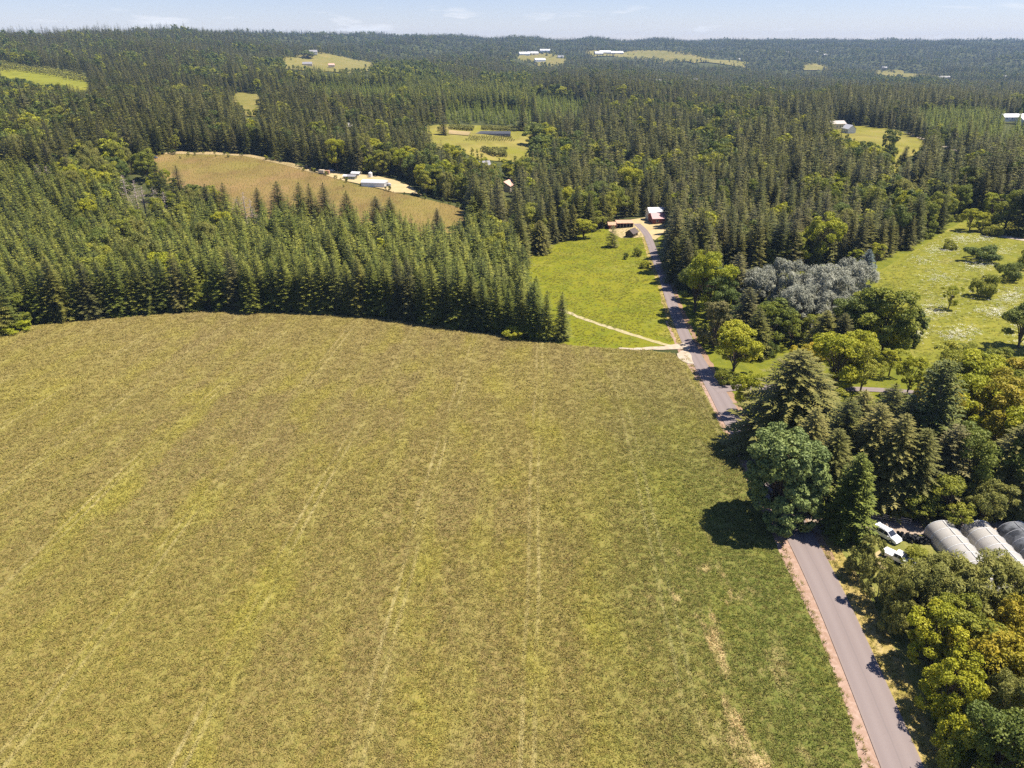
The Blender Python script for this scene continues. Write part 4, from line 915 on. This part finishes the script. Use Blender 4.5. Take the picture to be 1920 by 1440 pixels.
for i in range(len(rc)):
    if rc[i, 1] < 100:
        for _ in range(16): vp.append(rc[i] + rn[i]*random.uniform(2.75, 5.8) + RNG.uniform(-1.2, 1.2, 2)*np.array([.2, 1]))
    if rc[i, 1] < 150:
        for _ in range(5): vp.append(rc[i] - rn[i]*random.uniform(3.6, 4.4) + RNG.uniform(-1.2, 1.2, 2)*np.array([.2, 1]))
    if rc[i, 1] > 175:
        for _ in range(7): vp.append(rc[i] - rn[i]*random.uniform(2.0, 3.4) + RNG.uniform(-1.2, 1.2, 2)*np.array([.2, 1]))
vp = np.array(vp)
scatter('verge_grasses', 'dry grass tufts along the road edges', 'grass', np.c_[vp, T(vp[:, 0], vp[:, 1])+.06], RNG.uniform(0, 6.28, len(vp)), RNG.uniform(.6, 1.3, len(vp))[:, None]*np.ones(3), RNG.integers(0, 2, len(vp)), vtuft)
# vines in rows, rows of young stock in the farm clearing, orchard rows on the left hill
vine = lowcol('vine_plant', [joined('vine', broad_geo(s, 1.1, .6, .1, 8, 10, .35, limbs=False), 'willow') for s in (141, 142)])
VW = P([p_[0] for p_ in VINE], [p_[1] for p_ in VINE])[:, :2]
def rows(poly, ang, rs, ps, jitter=.25):
    c, s = math.cos(ang), math.sin(ang); q = poly @ np.array([[c, -s], [s, c]]); lo, hi = q.min(0), q.max(0)
    X, Y = np.meshgrid(np.arange(lo[0], hi[0], ps), np.arange(lo[1], hi[1], rs)); p = np.c_[X.ravel(), Y.ravel()]+RNG.normal(0, jitter, (X.size, 2))*np.array([1, .4])
    p = p @ np.array([[c, s], [-s, c]]); return p[inpoly(p[:, 0], p[:, 1], poly)]
p = rows(VW, R(-10), 2.6, .9, .3); p = p[RNG.random(len(p)) < .75]
scatter('vines', 'low young vines in rows on the tan hillside', 'vines', np.c_[p, T(p[:, 0], p[:, 1])+.3], RNG.uniform(0, 6.28, len(p)), RNG.uniform(.25, .45, len(p))[:, None]*np.ones(3), RNG.integers(0, 2, len(p)), vine)
stock = []
for q, rs, ps, s in (([(842,239),(890,241),(886,247),(842,244)], 3, 1.6, 2.4), ([(905,240),(975,243),(970,248),(902,245)], 3, 1.6, 2.4), ([(900,284),(950,284),(948,296),(925,295)], 3, 2, 3.2), ([(880,257),(960,258),(965,267),(870,266)], 4, 2, 1.2)):
    w = P([a[0] for a in q], [a[1] for a in q])[:, :2]; r_ = rows(w, R(-4), rs, ps); stock.append(np.c_[r_, np.full(len(r_), s)])
w = P(*zip(*[(-60,120),(0,119),(60,129),(120,134),(170,150),(165,158),(100,146),(0,134),(-60,130)]))[:, :2]; r_ = rows(w, R(-14), 11, 5); stock.append(np.c_[r_, np.full(len(r_), 4.0)])
st = np.concatenate(stock)
scatter('nursery_rows', 'rows of young bushes in the farm clearing and hillside orchard', 'bushes', np.c_[st[:, :2], T(st[:, 0], st[:, 1])+.3], RNG.uniform(0, 6.28, len(st)), (st[:, 2]*RNG.uniform(.8, 1.2, len(st)))[:, None]*np.ones(3), RNG.integers(0, 2, len(st)), vine)

# bushes and young trees round the edges of the clearings
cb = []
for q, n, s0, s1 in ((FARM, 60, .15, .4), (HOUSECLR, 60, .12, .4), ([(528,112),(560,104),(590,101),(640,106),(705,119),(690,134),(600,136),(532,130)], 70, .3, .8), ([(945,110),(985,103),(1030,100),(1066,110),(1060,121),(1010,126),(990,116)], 70, .6, 1.3), ([(1098,98),(1150,98),(1230,95),(1300,103),(1402,118),(1400,128),(1300,120),(1200,112),(1110,108)], 120, .6, 1.3), ([(425,180),(455,173),(495,178),(492,196),(478,220),(462,218),(440,198)], 30, .2, .6), ([(1630,134),(1690,133),(1730,140),(1800,148),(1790,154),(1700,146),(1640,140)], 50, .6, 1.2), (VINE[:11], 50, .12, .3)):
    w = P([a[0] for a in q], [a[1] for a in q])[:, :2]; c0 = w.mean(0); k = RNG.integers(0, len(w), n); t = RNG.random(n)[:, None]
    e_ = w[k]*(1-t)+w[(k+1) % len(w)]*t; f = RNG.uniform(.72, 1.04, n)[:, None] if q is not VINE[:11] else 1.
    cb.append(np.c_[c0+(e_-c0)*np.where(RNG.random((n, 1)) < .75, RNG.uniform(.93, 1.03, (n, 1)), f), RNG.uniform(s0, s1, n)])
cb = np.concatenate(cb)
scatter('clearing_bushes', 'bushes along the edges of the far clearings', 'bushes', np.c_[cb[:, :2], T(cb[:, 0], cb[:, 1])+.2], RNG.uniform(0, 6.28, len(cb)), cb[:, 2:3]*np.ones(3), RNG.integers(0, 5, len(cb)), midbro)

# ------------------------------------------------------------------ buildings
def bm_(name, col, rough=.7, spec=.3, metal=0, var=.15, scale=1.): 
    if name not in M: M[name] = plain(name, col, rough, spec, var, scale, metal)
    return M[name]
WHITE = bm_('white_paint', (.78, .78, .76)); CREAM = bm_('cream_siding', (.66, .55, .40)); REDW = bm_('red_barn_boards', (.20, .055, .05), var=.3); BROWNW = bm_('brown_boards', (.085, .05, .035), var=.3)
GREYR = bm_('grey_shingles', (.26, .25, .26), var=.2); PINKR = bm_('pink_metal_roof', (.42, .20, .20), .45, .5); TERR = bm_('salmon_roof', (.62, .36, .28)); WHITER = bm_('white_metal_roof', (.72, .72, .74), .4, .5)
TANR = bm_('rusty_tan_roof', (.52, .30, .19), var=.3); DARKR = bm_('dark_shingles', (.10, .075, .065), var=.3); GLASS = bm_('window_glass', (.03, .035, .045), .1, .6); GREYW = bm_('grey_siding', (.36, .36, .37))
DOORM = bm_('door_brown', (.16, .10, .07)); BLACKP = bm_('black_plastic', (.018, .018, .02), .45, .4); RUBBER = bm_('rubber', (.02, .02, .02), .8, .2); STEEL = bm_('steel', (.45, .46, .48), .4, .5, .6); WOODG = bm_('weathered_wood', (.30, .27, .24), var=.3)
def gable(name, label, px, py, yaw, L, W, hw, hr, wall, roof, cat='house', nwin=3, group=None, over=.5, door=True, lift=0., world=None):
    w = P1(px, py) if world is None else world
    e = empty(name, label, cat, (w[0], w[1], w[2]+lift-.3), yaw, group)
    MB().prism([(-W/2, -.8), (W/2, -.8), (W/2, hw), (0, hw+hr-.12), (-W/2, hw)], -L/2, L/2).build('wall', wall, e)
    for s in (-1, 1):
        sl_ = math.hypot(W/2, hr); a = math.atan2(hr, W/2); ll = sl_+over
        c = Vector((0, s*math.cos(a)*ll/2, hw+hr - math.sin(a)*ll/2 + .06))
        MB().box((0, 0, 0), (L+2*over, ll, .16), (-s*a, 'X')).build('roof', roof, e, c)
    for s in (-1, 1):
        for i in range(nwin):
            x = -L/2 + L*(i+.5)/nwin
            f = MB().box((x, s*(W/2+.03), hw*.58), (min(1.3, L/nwin*.5), .10, hw*.34)).build('window', WHITE if wall is not WHITE else GREYW, e)
            MB().box((x, s*(W/2+.09), hw*.58), (min(1.3, L/nwin*.5)-.25, .06, hw*.34-.25)).build('pane', GLASS, f)
    if door: MB().box((L/2+.04, 0, min(2.2, hw*.8)/2), (.12, min(3., W*.35), min(2.2, hw*.8))).build('door', DOORM, e)
    return e
gable('barn', 'red barn with pink metal roof half hidden by firs at the lane end', 1236, 417, R(8), 10, 8, 3.4, 2.4, REDW, PINKR, 'barn', 2)
gable('barn', 'pale roofed outbuilding right behind the red barn', 1232, 411, R(8), 11, 8, 4.4, 2.4, WHITE, WHITER, 'barn', 2)
gable('shed', 'small dark brown gabled shed beside the lane', 1184, 443, R(55), 5.4, 4.2, 2.4, 1.7, BROWNW, DARKR, 'shed', 1)
def open_shed(px, py, L, W, label):
    w = P1(px, py); e = empty('open_shed', label, 'shed', tuple(w), R(4))
    for i in range(6): MB().box((-L/2+.2+(L-.4)*i/5, -W/2+.1, 1.1), (.2, .2, 3.0)).build('post', WOODG, e)
    MB().box((0, W/2-.1, 1.3), (L, .2, 3.2)).build('back_wall', REDW, e)
    for s in (-1, 1): MB().box((s*(L/2-.1), 0.0, 1.3), (.15, W-.45, 3.1)).build('side_wall', REDW, e)
    for i in range(3): MB().box((-L/2+L*(i+.5)/3, 0, 2.98), (L/3-.03, W+1.0, .12), (R(6), 'X')).build('roof_sheet', TANR, e)
open_shed(1170, 426, 9, 4.5, 'long low open shed with rusty tan roof behind the thin spruce')
gable('shed', 'dark red end shed beside the open shed', 1147, 428, R(4), 4, 4, 2.6, 1.0, REDW, TANR, 'shed', 1)
# vineyard yard
def tunnel_barn():
    w = P1(703, 349); e = empty('farm_shed', 'long white metal shed with low curved roof in the vineyard yard', 'shed', (w[0], w[1], w[2]-.2), R(-9))
    L, W, h = 15., 7., 2.7
    MB().prism([(-W/2, -.5), (W/2, -.5), (W/2, h), (-W/2, h)], -L/2, L/2).build('wall', WHITE, e)
    a = [math.pi*i/8 for i in range(9)]; MB().prism([(math.cos(t)*(W/2+.2), h+.02+math.sin(t)*1.3) for t in a], -L/2-.2, L/2+.2).build('roof', WHITER, e, smooth=False)
    MB().box((L/2+.06, -.2, 1.2), (.1, 3.2, 2.6)).build('door', GREYW, e); MB().box((L/2+.05, 2.6, 1.2), (.1, 1., 2.2)).build('door', DOORM, e)
tunnel_barn()
def igloo(px, py, r, h, label, m):
    w = P1(px, py); e = empty('storage_tank', label, 'tank', tuple(w)); MB().cyl((0, 0, -.3), (0, 0, h), r, r, 16).build('barrel', m, e); MB().cyl((0, 0, h), (0, 0, h+.7), r*1.03, r*.15, 16).build('lid', m, e); MB().cyl((0, 0, h+.7), (0, 0, h+.9), r*.16, r*.16, 8).build('cap', m, e)
igloo(723, 348, 1.7, 2.0, 'small round white tank at the right end of the white shed', WHITE); igloo(730, 350, 1.2, 1.8, 'dark round tank right of the white one', GREYW); igloo(695, 333, 1.3, 3.0, 'tall white tank behind the long white shed', WHITE)
gable('shed', 'small grey green shed left of the long white shed', 661, 336, R(-12), 5, 4, 2.4, .8, bm_('grey_green_boards', (.28, .31, .24)), GREYR, 'shed', 1)
gable('shed', 'tiny shed with dark door left of the grey green shed', 650, 335, R(-12), 3, 3, 2.2, .6, BROWNW, WHITER, 'shed', 1)
gable('canopy', 'little white roofed canopy behind the grey green shed', 668, 329, R(-10), 5, 4, 2.0, .7, GREYW, WHITER, 'shed', 0, door=False)
gable('house', 'salmon roofed house half hidden in the wood below the clearing', 951, 356, R(70), 13, 9, 3.2, 2.6, CREAM, TERR, 'house', 3, lift=.8)
gable('house', 'grey roof peeking out of the wood left of the salmon roof', 906, 332, R(20), 9, 7, 4, 2.4, WHITE, GREYR, 'house', 2, lift=5)
gable('house', 'pale roofed house in the tall wood above the vineyard', 656, 249, R(15), 14, 9, 4, 2.6, WHITE, bm_('weathered_roof', (.45, .42, .38)), 'house', 3, lift=2)
gable('house', 'cream new house with dark upper windows at the wood edge', 1566, 243, R(12), 16, 10, 6.4, 2.6, CREAM, bm_('pale_new_roof', (.45, .40, .36)), 'house', 4)
gable('house', 'bright white gabled house in the sloping green field', 1590, 250, R(97), 12, 8, 5.0, 3.4, WHITE, bm_('light_roof', (.5, .5, .52)), 'house', 3)
gable('barn', 'long pale roofed barn behind the young plantation at the right', 1894, 232, R(4), 26, 12, 4, 3, WHITE, WHITER, 'barn', 4, lift=4)
gable('barn', 'white building cut by the right picture edge behind the plantation', 1922, 238, R(4), 16, 10, 5, 3, WHITE, WHITER, 'barn', 3, lift=3)
gable('house', 'grey roofed house at the top of the ridge pasture', 588, 104, R(20), 22, 14, 6, 5, WHITE, GREYR, 'house', 4, lift=4)
gable('house', 'tan house low in the ridge pasture', 577, 124, R(10), 22, 12, 4.5, 4, CREAM, GREYR, 'house', 4, lift=1)
gable('house', 'small pale house right of the tan pasture house', 622, 129, R(20), 14, 9, 4, 3, CREAM, TERR, 'house', 3, lift=5)
FARB = [(1122,103,40,'left'),(1134,101,60,'largest'),(1146,102,34,'middle'),(1160,102,44,'right')]
for px, py, L, q in FARB: gable('far_barn', 'white far barn on the ridge field, %s of the cluster' % q, px, py, R(random.uniform(0, 30)), L, 18, 8, 7, GREYW, WHITER, 'barn', 3, 'white barns on the ridge', lift=0)
for px, py, L, q, wl, rf in ((983,105,46,'at its left end',WHITE,WHITER),(999,104,50,'in its upper middle',CREAM,WHITER),(1022,99,46,'topmost with long bright roof',WHITE,WHITER),(1012,117,44,'lowest by the tan field',WHITE,WHITER),(1051,111,26,'at its right end',WHITE,GREYR)):
    gable('far_house', 'pale far building in the hill farm group, %s' % q, px, py, R(random.uniform(-20, 40)), L, 16, 7, 6, wl, rf, 'house', 3, 'far hill farm', lift=3)
for px, py, L, l in ((1386,115,30,'small far house right of the long ridge field'),(1304,156,22,'lone pale house in the dark valley forest'),(1234,159,22,'white house front low in the valley forest'),(1475,101,30,'white villa on the far right hillside, left one'),(1529,100,30,'white villa on the far right hillside, middle one'),(1546,106,34,'white villa on the far right hillside, right one'),(1657,131,34,'white far house by the narrow clearing'),(1768,150,60,'long grey far shed in the valley at the right'),(1880,148,36,'pale far shed in the valley near the right edge'),(902,73,40,'white far house just under the skyline'),(613,72,36,'white far house near the left skyline'),(268,66,40,'pinkish roofed house on the left skyline'),(24,66,34,'white house on the skyline at the far left')):
    gable('far_house', l, px, py, R(random.uniform(-30, 30)), L*.62, L*.4, 5, 4, CREAM, TERR if 'pink' in l else bm_('pale_shingles', (.42, .40, .39)), 'house', 3, lift=4)

# ------------------------------------------------------------------ vehicles
def car(name, label, cat, w, yaw, kind, paint, scale=1.):
    """body swept from a side profile with a narrower cabin; x is forward"""
    e = empty(name, label, cat, tuple(w), yaw, None, (scale, scale, scale))
    if kind == 'van':   prof = [(-2.42,.32),(-2.46,.75),(-2.40,1.02),(-2.16,1.60),(-1.95,1.72),(-.4,1.77),(.45,1.70),(1.32,1.10),(2.05,.92),(2.38,.72),(2.42,.34)]; zb = 1.0
    elif kind == 'pickup': prof = [(-2.6,.45),(-2.62,1.05),(-.75,1.08),(-.60,1.75),(.45,1.76),(1.05,1.15),(2.3,1.02),(2.5,.8),(2.5,.42)]; zb = 1.08
    else: prof = [(-2.1,.30),(-2.15,.85),(-1.9,.98),(-1.35,1.42),(.2,1.45),(.95,.98),(1.9,.80),(2.1,.6),(2.1,.32)]; zb = .92
    bm = bmesh.new(); hwid = .93
    def half(z): return hwid if z <= zb else hwid-(z-zb)*.22
    A = [bm.verts.new((x, half(z), z)) for x, z in prof]; B = [bm.verts.new((x, -half(z), z)) for x, z in prof]; n = len(prof)
    bm.faces.new(A[::-1]); bm.faces.new(B)
    for i in range(n): bm.faces.new((A[i], A[(i+1) % n], B[(i+1) % n], B[i]))
    bmesh.ops.recalc_face_normals(bm, faces=bm.faces)
    bmesh.ops.bevel(bm, geom=list(bm.edges), offset=.05, segments=2, affect='EDGES', profile=.6)
    me = bpy.data.meshes.new('body'); bm.to_mesh(me); bm.free(); me.materials.append(paint); obj('body', me, e)
    def quad(nm, pts, m, t=.02):
        b = MB(); b.poly(pts); o = b.build(nm, m, e); return o
    if kind == 'van': side = [[(-2.05,1.08),(-1.98,1.60),(-1.1,1.64),(-1.1,1.06)],[(-1.02,1.06),(-1.02,1.64),(-.1,1.66),(-.1,1.06)],[(-.02,1.06),(-.02,1.66),(.42,1.60),(1.12,1.10)]]; ws = [(.52,1.66),(1.28,1.14)]; rw = [(-2.40,1.06),(-2.20,1.55)]
    elif kind == 'pickup': side = [[(-.58,1.14),(-.5,1.65),(.0,1.67),(.0,1.14)],[(.06,1.14),(.06,1.67),(.42,1.65),(.92,1.17)]]; ws = [(.52,1.70),(1.0,1.2)]; rw = [(-.78,1.14),(-.66,1.66)]
    else: side = [[(-1.6,1.0),(-1.25,1.35),(-.6,1.37),(-.6,1.0)],[(-.52,1.0),(-.52,1.37),(.15,1.37),(.7,1.0)]]; ws = [(.28,1.41),(.9,1.02)]; rw = [(-1.85,1.02),(-1.4,1.38)]
    for s in (-1, 1):
        for q in side: quad('side_window', [(x, s*(half(z)+.012), z) for x, z in q], GLASS)
        for x in (-1.45, 1.45):
            t = MB().cyl((x, s*.72, .33), (x, s*.965, .33), .33, .33, 18).build('wheel', RUBBER, e); MB().cyl((x, s*.965, .33), (x, s*.985, .33), .20, .17, 12).build('rim', STEEL, t)
        MB().box((prof[-2][0]-.06, s*.68, .70 if kind != 'pickup' else .82), (.14, .34, .14)).build('headlight', WHITER, e)
        MB().box((prof[1][0]+.03, s*.82, .95), (.10, .16, .22)).build('tail_light', bm_('red_lens', (.4, .02, .02), .3, .5), e)
        MB().box((.85, s*1.02, zb+.08), (.16, .18, .13)).build('mirror', paint, e)
    for nm, q, ox in (('windshield', ws, .018), ('rear_window', rw, -.018)):
        (x0, z0), (x1, z1) = q; quad(nm, [(x0+ox, -half(z0)+.10, z0+.012), (x0+ox, half(z0)-.10, z0+.012), (x1+ox, half(z1)-.10, z1+.012), (x1+ox, -half(z1)+.10, z1+.012)], GLASS)
    MB().box((prof[-1][0]+.0, 0, .46), (.16, 1.7, .2), bevel=.04).build('bumper', BLACKP if kind == 'pickup' else paint, e); MB().box((prof[0][0]-.0, 0, .48), (.16, 1.7, .2), bevel=.04).build('bumper', BLACKP if kind == 'pickup' else paint, e)
    if kind == 'van':
        for s in (-1, 1): MB().box((-.75, s*.62, 1.80), (2.0, .05, .05)).build('roof_rail', BLACKP, e)
    return e
CARW = N('car_paint_white').out((.80, .80, .82), .25, .5); CARB = N('car_paint_blue').out((.03, .04, .09), .3, .5); CARD = N('car_paint_dark').out((.03, .03, .035), .3, .5)
a_, b_ = P1(1640, 996), P1(1681, 1019); vw = (a_+b_)/2
car('minivan', 'white minivan parked on the yard edge beside the heap of black pots', 'van', (vw[0], vw[1], vw[2]+.05), math.atan2(b_[1]-a_[1], b_[0]-a_[0]), 'van', CARW)
w = P1(1684, 1052); car('pickup_truck', 'white pickup truck half hidden under the olive willow', 'truck', tuple(w), R(-50), 'pickup', CARW)
w = P1(621, 321); car('car', 'small white car parked behind the vineyard yard', 'car', tuple(w), R(20), 'car', CARW)
w = P1(290, 297); car('car', 'dark blue car at the upper left corner of the vineyard', 'car', tuple(w), R(-20), 'car', CARB)
def trailer(px, py, yaw, label, m, L=3.6):
    w = P1(px, py); e = empty('farm_trailer', label, 'trailer', (w[0], w[1], w[2]+.5), yaw, 'trailers in the vineyard yard')
    MB().box((0, 0, 1.5), (L, 2., 1.9), bevel=.05).build('box', m, e); MB().box((0, 0, .48), (L+.2, 2.1, .14)).build('deck', WOODG, e); MB().cyl((L/2, 0, .45), (L/2+1.2, 0, .42), .06).build('drawbar', STEEL, e)
    for s in (-1, 1): MB().cyl((0, s*.95, .32), (0, s*1.2, .32), .34, .34, 12).build('wheel', RUBBER, e)
trailer(604, 327, R(-15), 'cream box trailer in the vineyard yard, left one', CREAM); trailer(614, 328, R(-5), 'rusty box trailer in the vineyard yard, right one', TANR, 3)
def tractor(px, py, yaw, label):
    w = P1(px, py); e = empty('tractor', label, 'tractor', (w[0], w[1], w[2]+.4), yaw, 'dark tractors in the vineyard yard')
    MB().box((.9, 0, 1.0), (1.7, .8, .8), bevel=.08).build('hood', CARD, e); MB().box((-.5, 0, 1.75), (1.3, 1.3, 1.5), bevel=.1).build('cab', CARD, e); MB().box((-.5, 0, 1.9), (1.34, 1.1, .8)).build('cab_glass', GLASS, e)
    for s in (-1, 1):
        MB().cyl((-.7, s*.65, .75), (-.7, s*1.1, .75), .76, .76, 16).build('wheel', RUBBER, e); MB().cyl((1.3, s*.6, .45), (1.3, s*.9, .45), .45, .45, 14).build('wheel', RUBBER, e)
    MB().cyl((1.2, .2, 1.4), (1.2, .2, 2.2), .05).build('exhaust', STEEL, e)
tractor(574, 318, R(160), 'dark tractor at the left end of the vineyard yard'); tractor(585, 321, R(150), 'dark tractor next to the box trailers')

# ------------------------------------------------------------------ nursery yard
nf = N('greenhouse_film'); _nz = nf.noise(.8, 4, .6, nf.pos()); FILM = nf.out(nf.mix(_nz, (.50, .47, .43), (.66, .63, .58)), .35, .4, trans=.35)
nf = N('shade_film'); _nz = nf.noise(.5, 5, .7, nf.pos()); FILMD = nf.out(nf.mix(nf.ramp(_nz, .4, .62), (.045, .048, .055), (.20, .21, .23)), .35, .5, trans=.1)
def tunnel(px, w_, y1, y0, film, label):
    c = P1(px, 1004); x = c[0]; e = empty('plastic_tunnel', label, 'greenhouse', (x, y1, T(x, y1)), 0)
    L = y1-y0; r = w_/2; hgt = 2.9; n = 12; nb = 10
    def arch(k, d=0.): t = math.pi*k/n; return (math.cos(t)*(r+d), max(-.1, .5+math.sin(t)**.85*(hgt-.5+d)) if 0 < k < n else -.1)
    for b in range(nb):
        ya, yb = -L*b/nb, -L*(b+1)/nb; bm = bmesh.new(); rows_ = []
        for q in range(4):
            f = q/3; sag = -.07*math.sin(math.pi*f); rows_.append([bm.verts.new((arch(k, sag)[0], ya+(yb-ya)*f, arch(k, sag)[1])) for k in range(n+1)])
        for q in range(3):
            for k in range(n): bm.faces.new((rows_[q][k], rows_[q][k+1], rows_[q+1][k+1], rows_[q+1][k]))
        me = bpy.data.meshes.new('film'); bm.to_mesh(me); bm.free(); me.materials.append(film)
        for p_ in me.polygons: p_.use_smooth = True
        obj('film_panel', me, e)
    for b in range(nb+1):
        m = MB(); ya = -L*b/nb
        for k in range(n): a, c2 = arch(k, .03), arch(k+1, .03); m.cyl((a[0], ya, a[1]), (c2[0], ya, c2[1]), .05, .05, 6)
        m.build('hoop', WHITE if film is FILM else GREYW, e)
    MB().cyl((0, 0, hgt+.05), (0, -L, hgt+.05), .05, .05, 6).build('ridge_pole', WHITE if film is FILM else GREYW, e)
    bm = bmesh.new(); bm.faces.new([bm.verts.new((arch(k, -.04)[0], -.03, arch(k, -.04)[1])) for k in range(n+1)]); me = bpy.data.meshes.new('end_wall'); bm.to_mesh(me); bm.free(); me.materials.append(film); obj('end_wall', me, e)
    for s in (-1, 1): MB().box((s*(r+.06), -L/2, .12), (.05, L, .34)).build('base_board', WOODG, e)
    for s in (-1, 1): MB().box((s*.7, .03, 1.0), (.07, .07, 2.1)).build('door_post', WOODG, e)
tunnel(1762, 5.3, 103.6, 82, FILM, 'white plastic tunnel greenhouse, left one beside the black pots')
tunnel(1829, 5.3, 103.6, 82, FILM, 'white plastic tunnel greenhouse, middle one')
tunnel(1893, 5.3, 103.2, 82, FILMD, 'tunnel greenhouse covered in dark film, right one')
# heap of black pots
pm = MB(); pm.cyl((0, 0, 0), (0, 0, .38), .15, .2, 10, cap=False); pm.cyl((0, 0, .36), (0, 0, .40), .215, .215, 10, cap=False); pm.bm.faces.new([v for v in sorted((v for v in pm.bm.verts if abs(v.co.z) < 1e-4), key=lambda v: math.atan2(v.co.y, v.co.x))])
pot0 = pm.build('nursery_pot', BLACKP); pc = P1(1708, 1012)
for i in range(150):
    o = pot0 if i == 0 else link(pot0.copy())
    a, rr_ = random.uniform(0, 6.28), math.sqrt(random.random()); hx, hy = 2.9*rr_*math.cos(a), 1.25*rr_*math.sin(a); x, y = pc[0]+hx-.2*hy, pc[1]+hy-.28*hx
    s_ = random.uniform(.8, 1.35); o.scale = (s_,)*3
    o.location = (x, y, T(x, y) + .10 + random.random()*max(0, .75*(1-rr_*rr_))); o.rotation_euler = (random.uniform(-1.7, 1.7), random.uniform(-1.2, 1.2), random.uniform(0, 6.28))
    tag(o, 'black plastic nursery pot in the heap between van and tunnel', 'pot', 'heap of black nursery pots')
# rail fence behind the yard
fa, fb = P1(1600, 966), P1(1706, 984); fl = math.hypot(*(fb-fa)[:2]); e = empty('rail_fence', 'grey three rail fence at the edge of the dark firs', 'fence', tuple(fa), math.atan2(fb[1]-fa[1], fb[0]-fa[0]))
nsp = 6
for i in range(nsp+1): MB().box((fl*i/nsp, 0, .65), (.14, .14, 1.7)).build('post', WOODG, e)
for i in range(nsp):
    for h in (.5, .9, 1.3): MB().box((fl*(i+.5)/nsp, -.10, h), (fl/nsp-.02, .05, .13)).build('rail', bm_('pale_rail', (.42, .40, .37)), e)
# white tank crate at the right edge
w = P1(1909, 990); e = empty('tank_crate', 'white plastic water tank in a wire cage at the yard edge', 'tank', tuple(w), R(10))
MB().box((0, 0, .72), (1.15, .98, 1.05), bevel=.06).build('tank', WHITE, e); MB().box((0, 0, .10), (1.2, 1.0, .14)).build('pallet', WOODG, e); MB().cyl((0, 0, 1.22), (0, 0, 1.32), .2, .2, 12).build('cap', BLACKP, e)
for i in range(4):
    m = MB(); z = .3+.3*i
    for (x0, y0, x1, y1) in ((-.6,-.52,.6,-.52),(.6,-.52,.6,.52),(.6,.52,-.6,.52),(-.6,.52,-.6,-.52)): m.cyl((x0, y0, z), (x1, y1, z), .015, .015, 5)
    m.build('cage_ring', STEEL, e)
# netted beds in the farm clearing
w0, w1 = P1(893, 251), P1(955, 254)
for i in range(6):
    f = (i+.5)/6; L = np.linalg.norm((w1-w0)[:2]); e = empty('netted_bed', 'bed under dark grey netting in the farm clearing, %s row from the front' % ORD(i+1), 'netting', (w0[0]*.5+w1[0]*.5, w0[1]*.5+w1[1]*.5 + i*4.0-8, (w0[2]+w1[2])/2+.4), R(-3), 'netted beds')
    MB().prism([(-1.6, -1), (1.6, -1), (1.2, 1.6), (-1.2, 1.6)], -L/2, L/2).build('netting', bm_('grey_netting', (.10, .105, .12), .9, .1), e)
    MB().box((0, -1.75, .2), (L+.4, .15, .4)).build('edge_board', WOODG, e)


# ------------------------------------------------------------------ haze
hb_ = bmesh.new(); bmesh.ops.create_cube(hb_, size=1.); me = bpy.data.meshes.new('haze'); hb_.to_mesh(me); hb_.free()
m = bpy.data.materials.new('haze'); m.use_nodes = True; t_ = m.node_tree; t_.nodes.clear(); pv = t_.nodes.new('ShaderNodeVolumePrincipled'); mo = t_.nodes.new('ShaderNodeOutputMaterial')
pv.inputs['Color'].default_value = (.46, .68, 1.0, 1); pv.inputs['Density'].default_value = HAZE; pv.inputs['Anisotropy'].default_value = 0.0
t_.links.new(pv.outputs[0], mo.inputs['Volume']); me.materials.append(m)
ho = obj('haze', me, loc=(0, 4200, 60)); ho.scale = (26000, 10600, 300); ho['kind'] = 'stuff'; ho['label'] = 'thin blue summer haze over the hills'
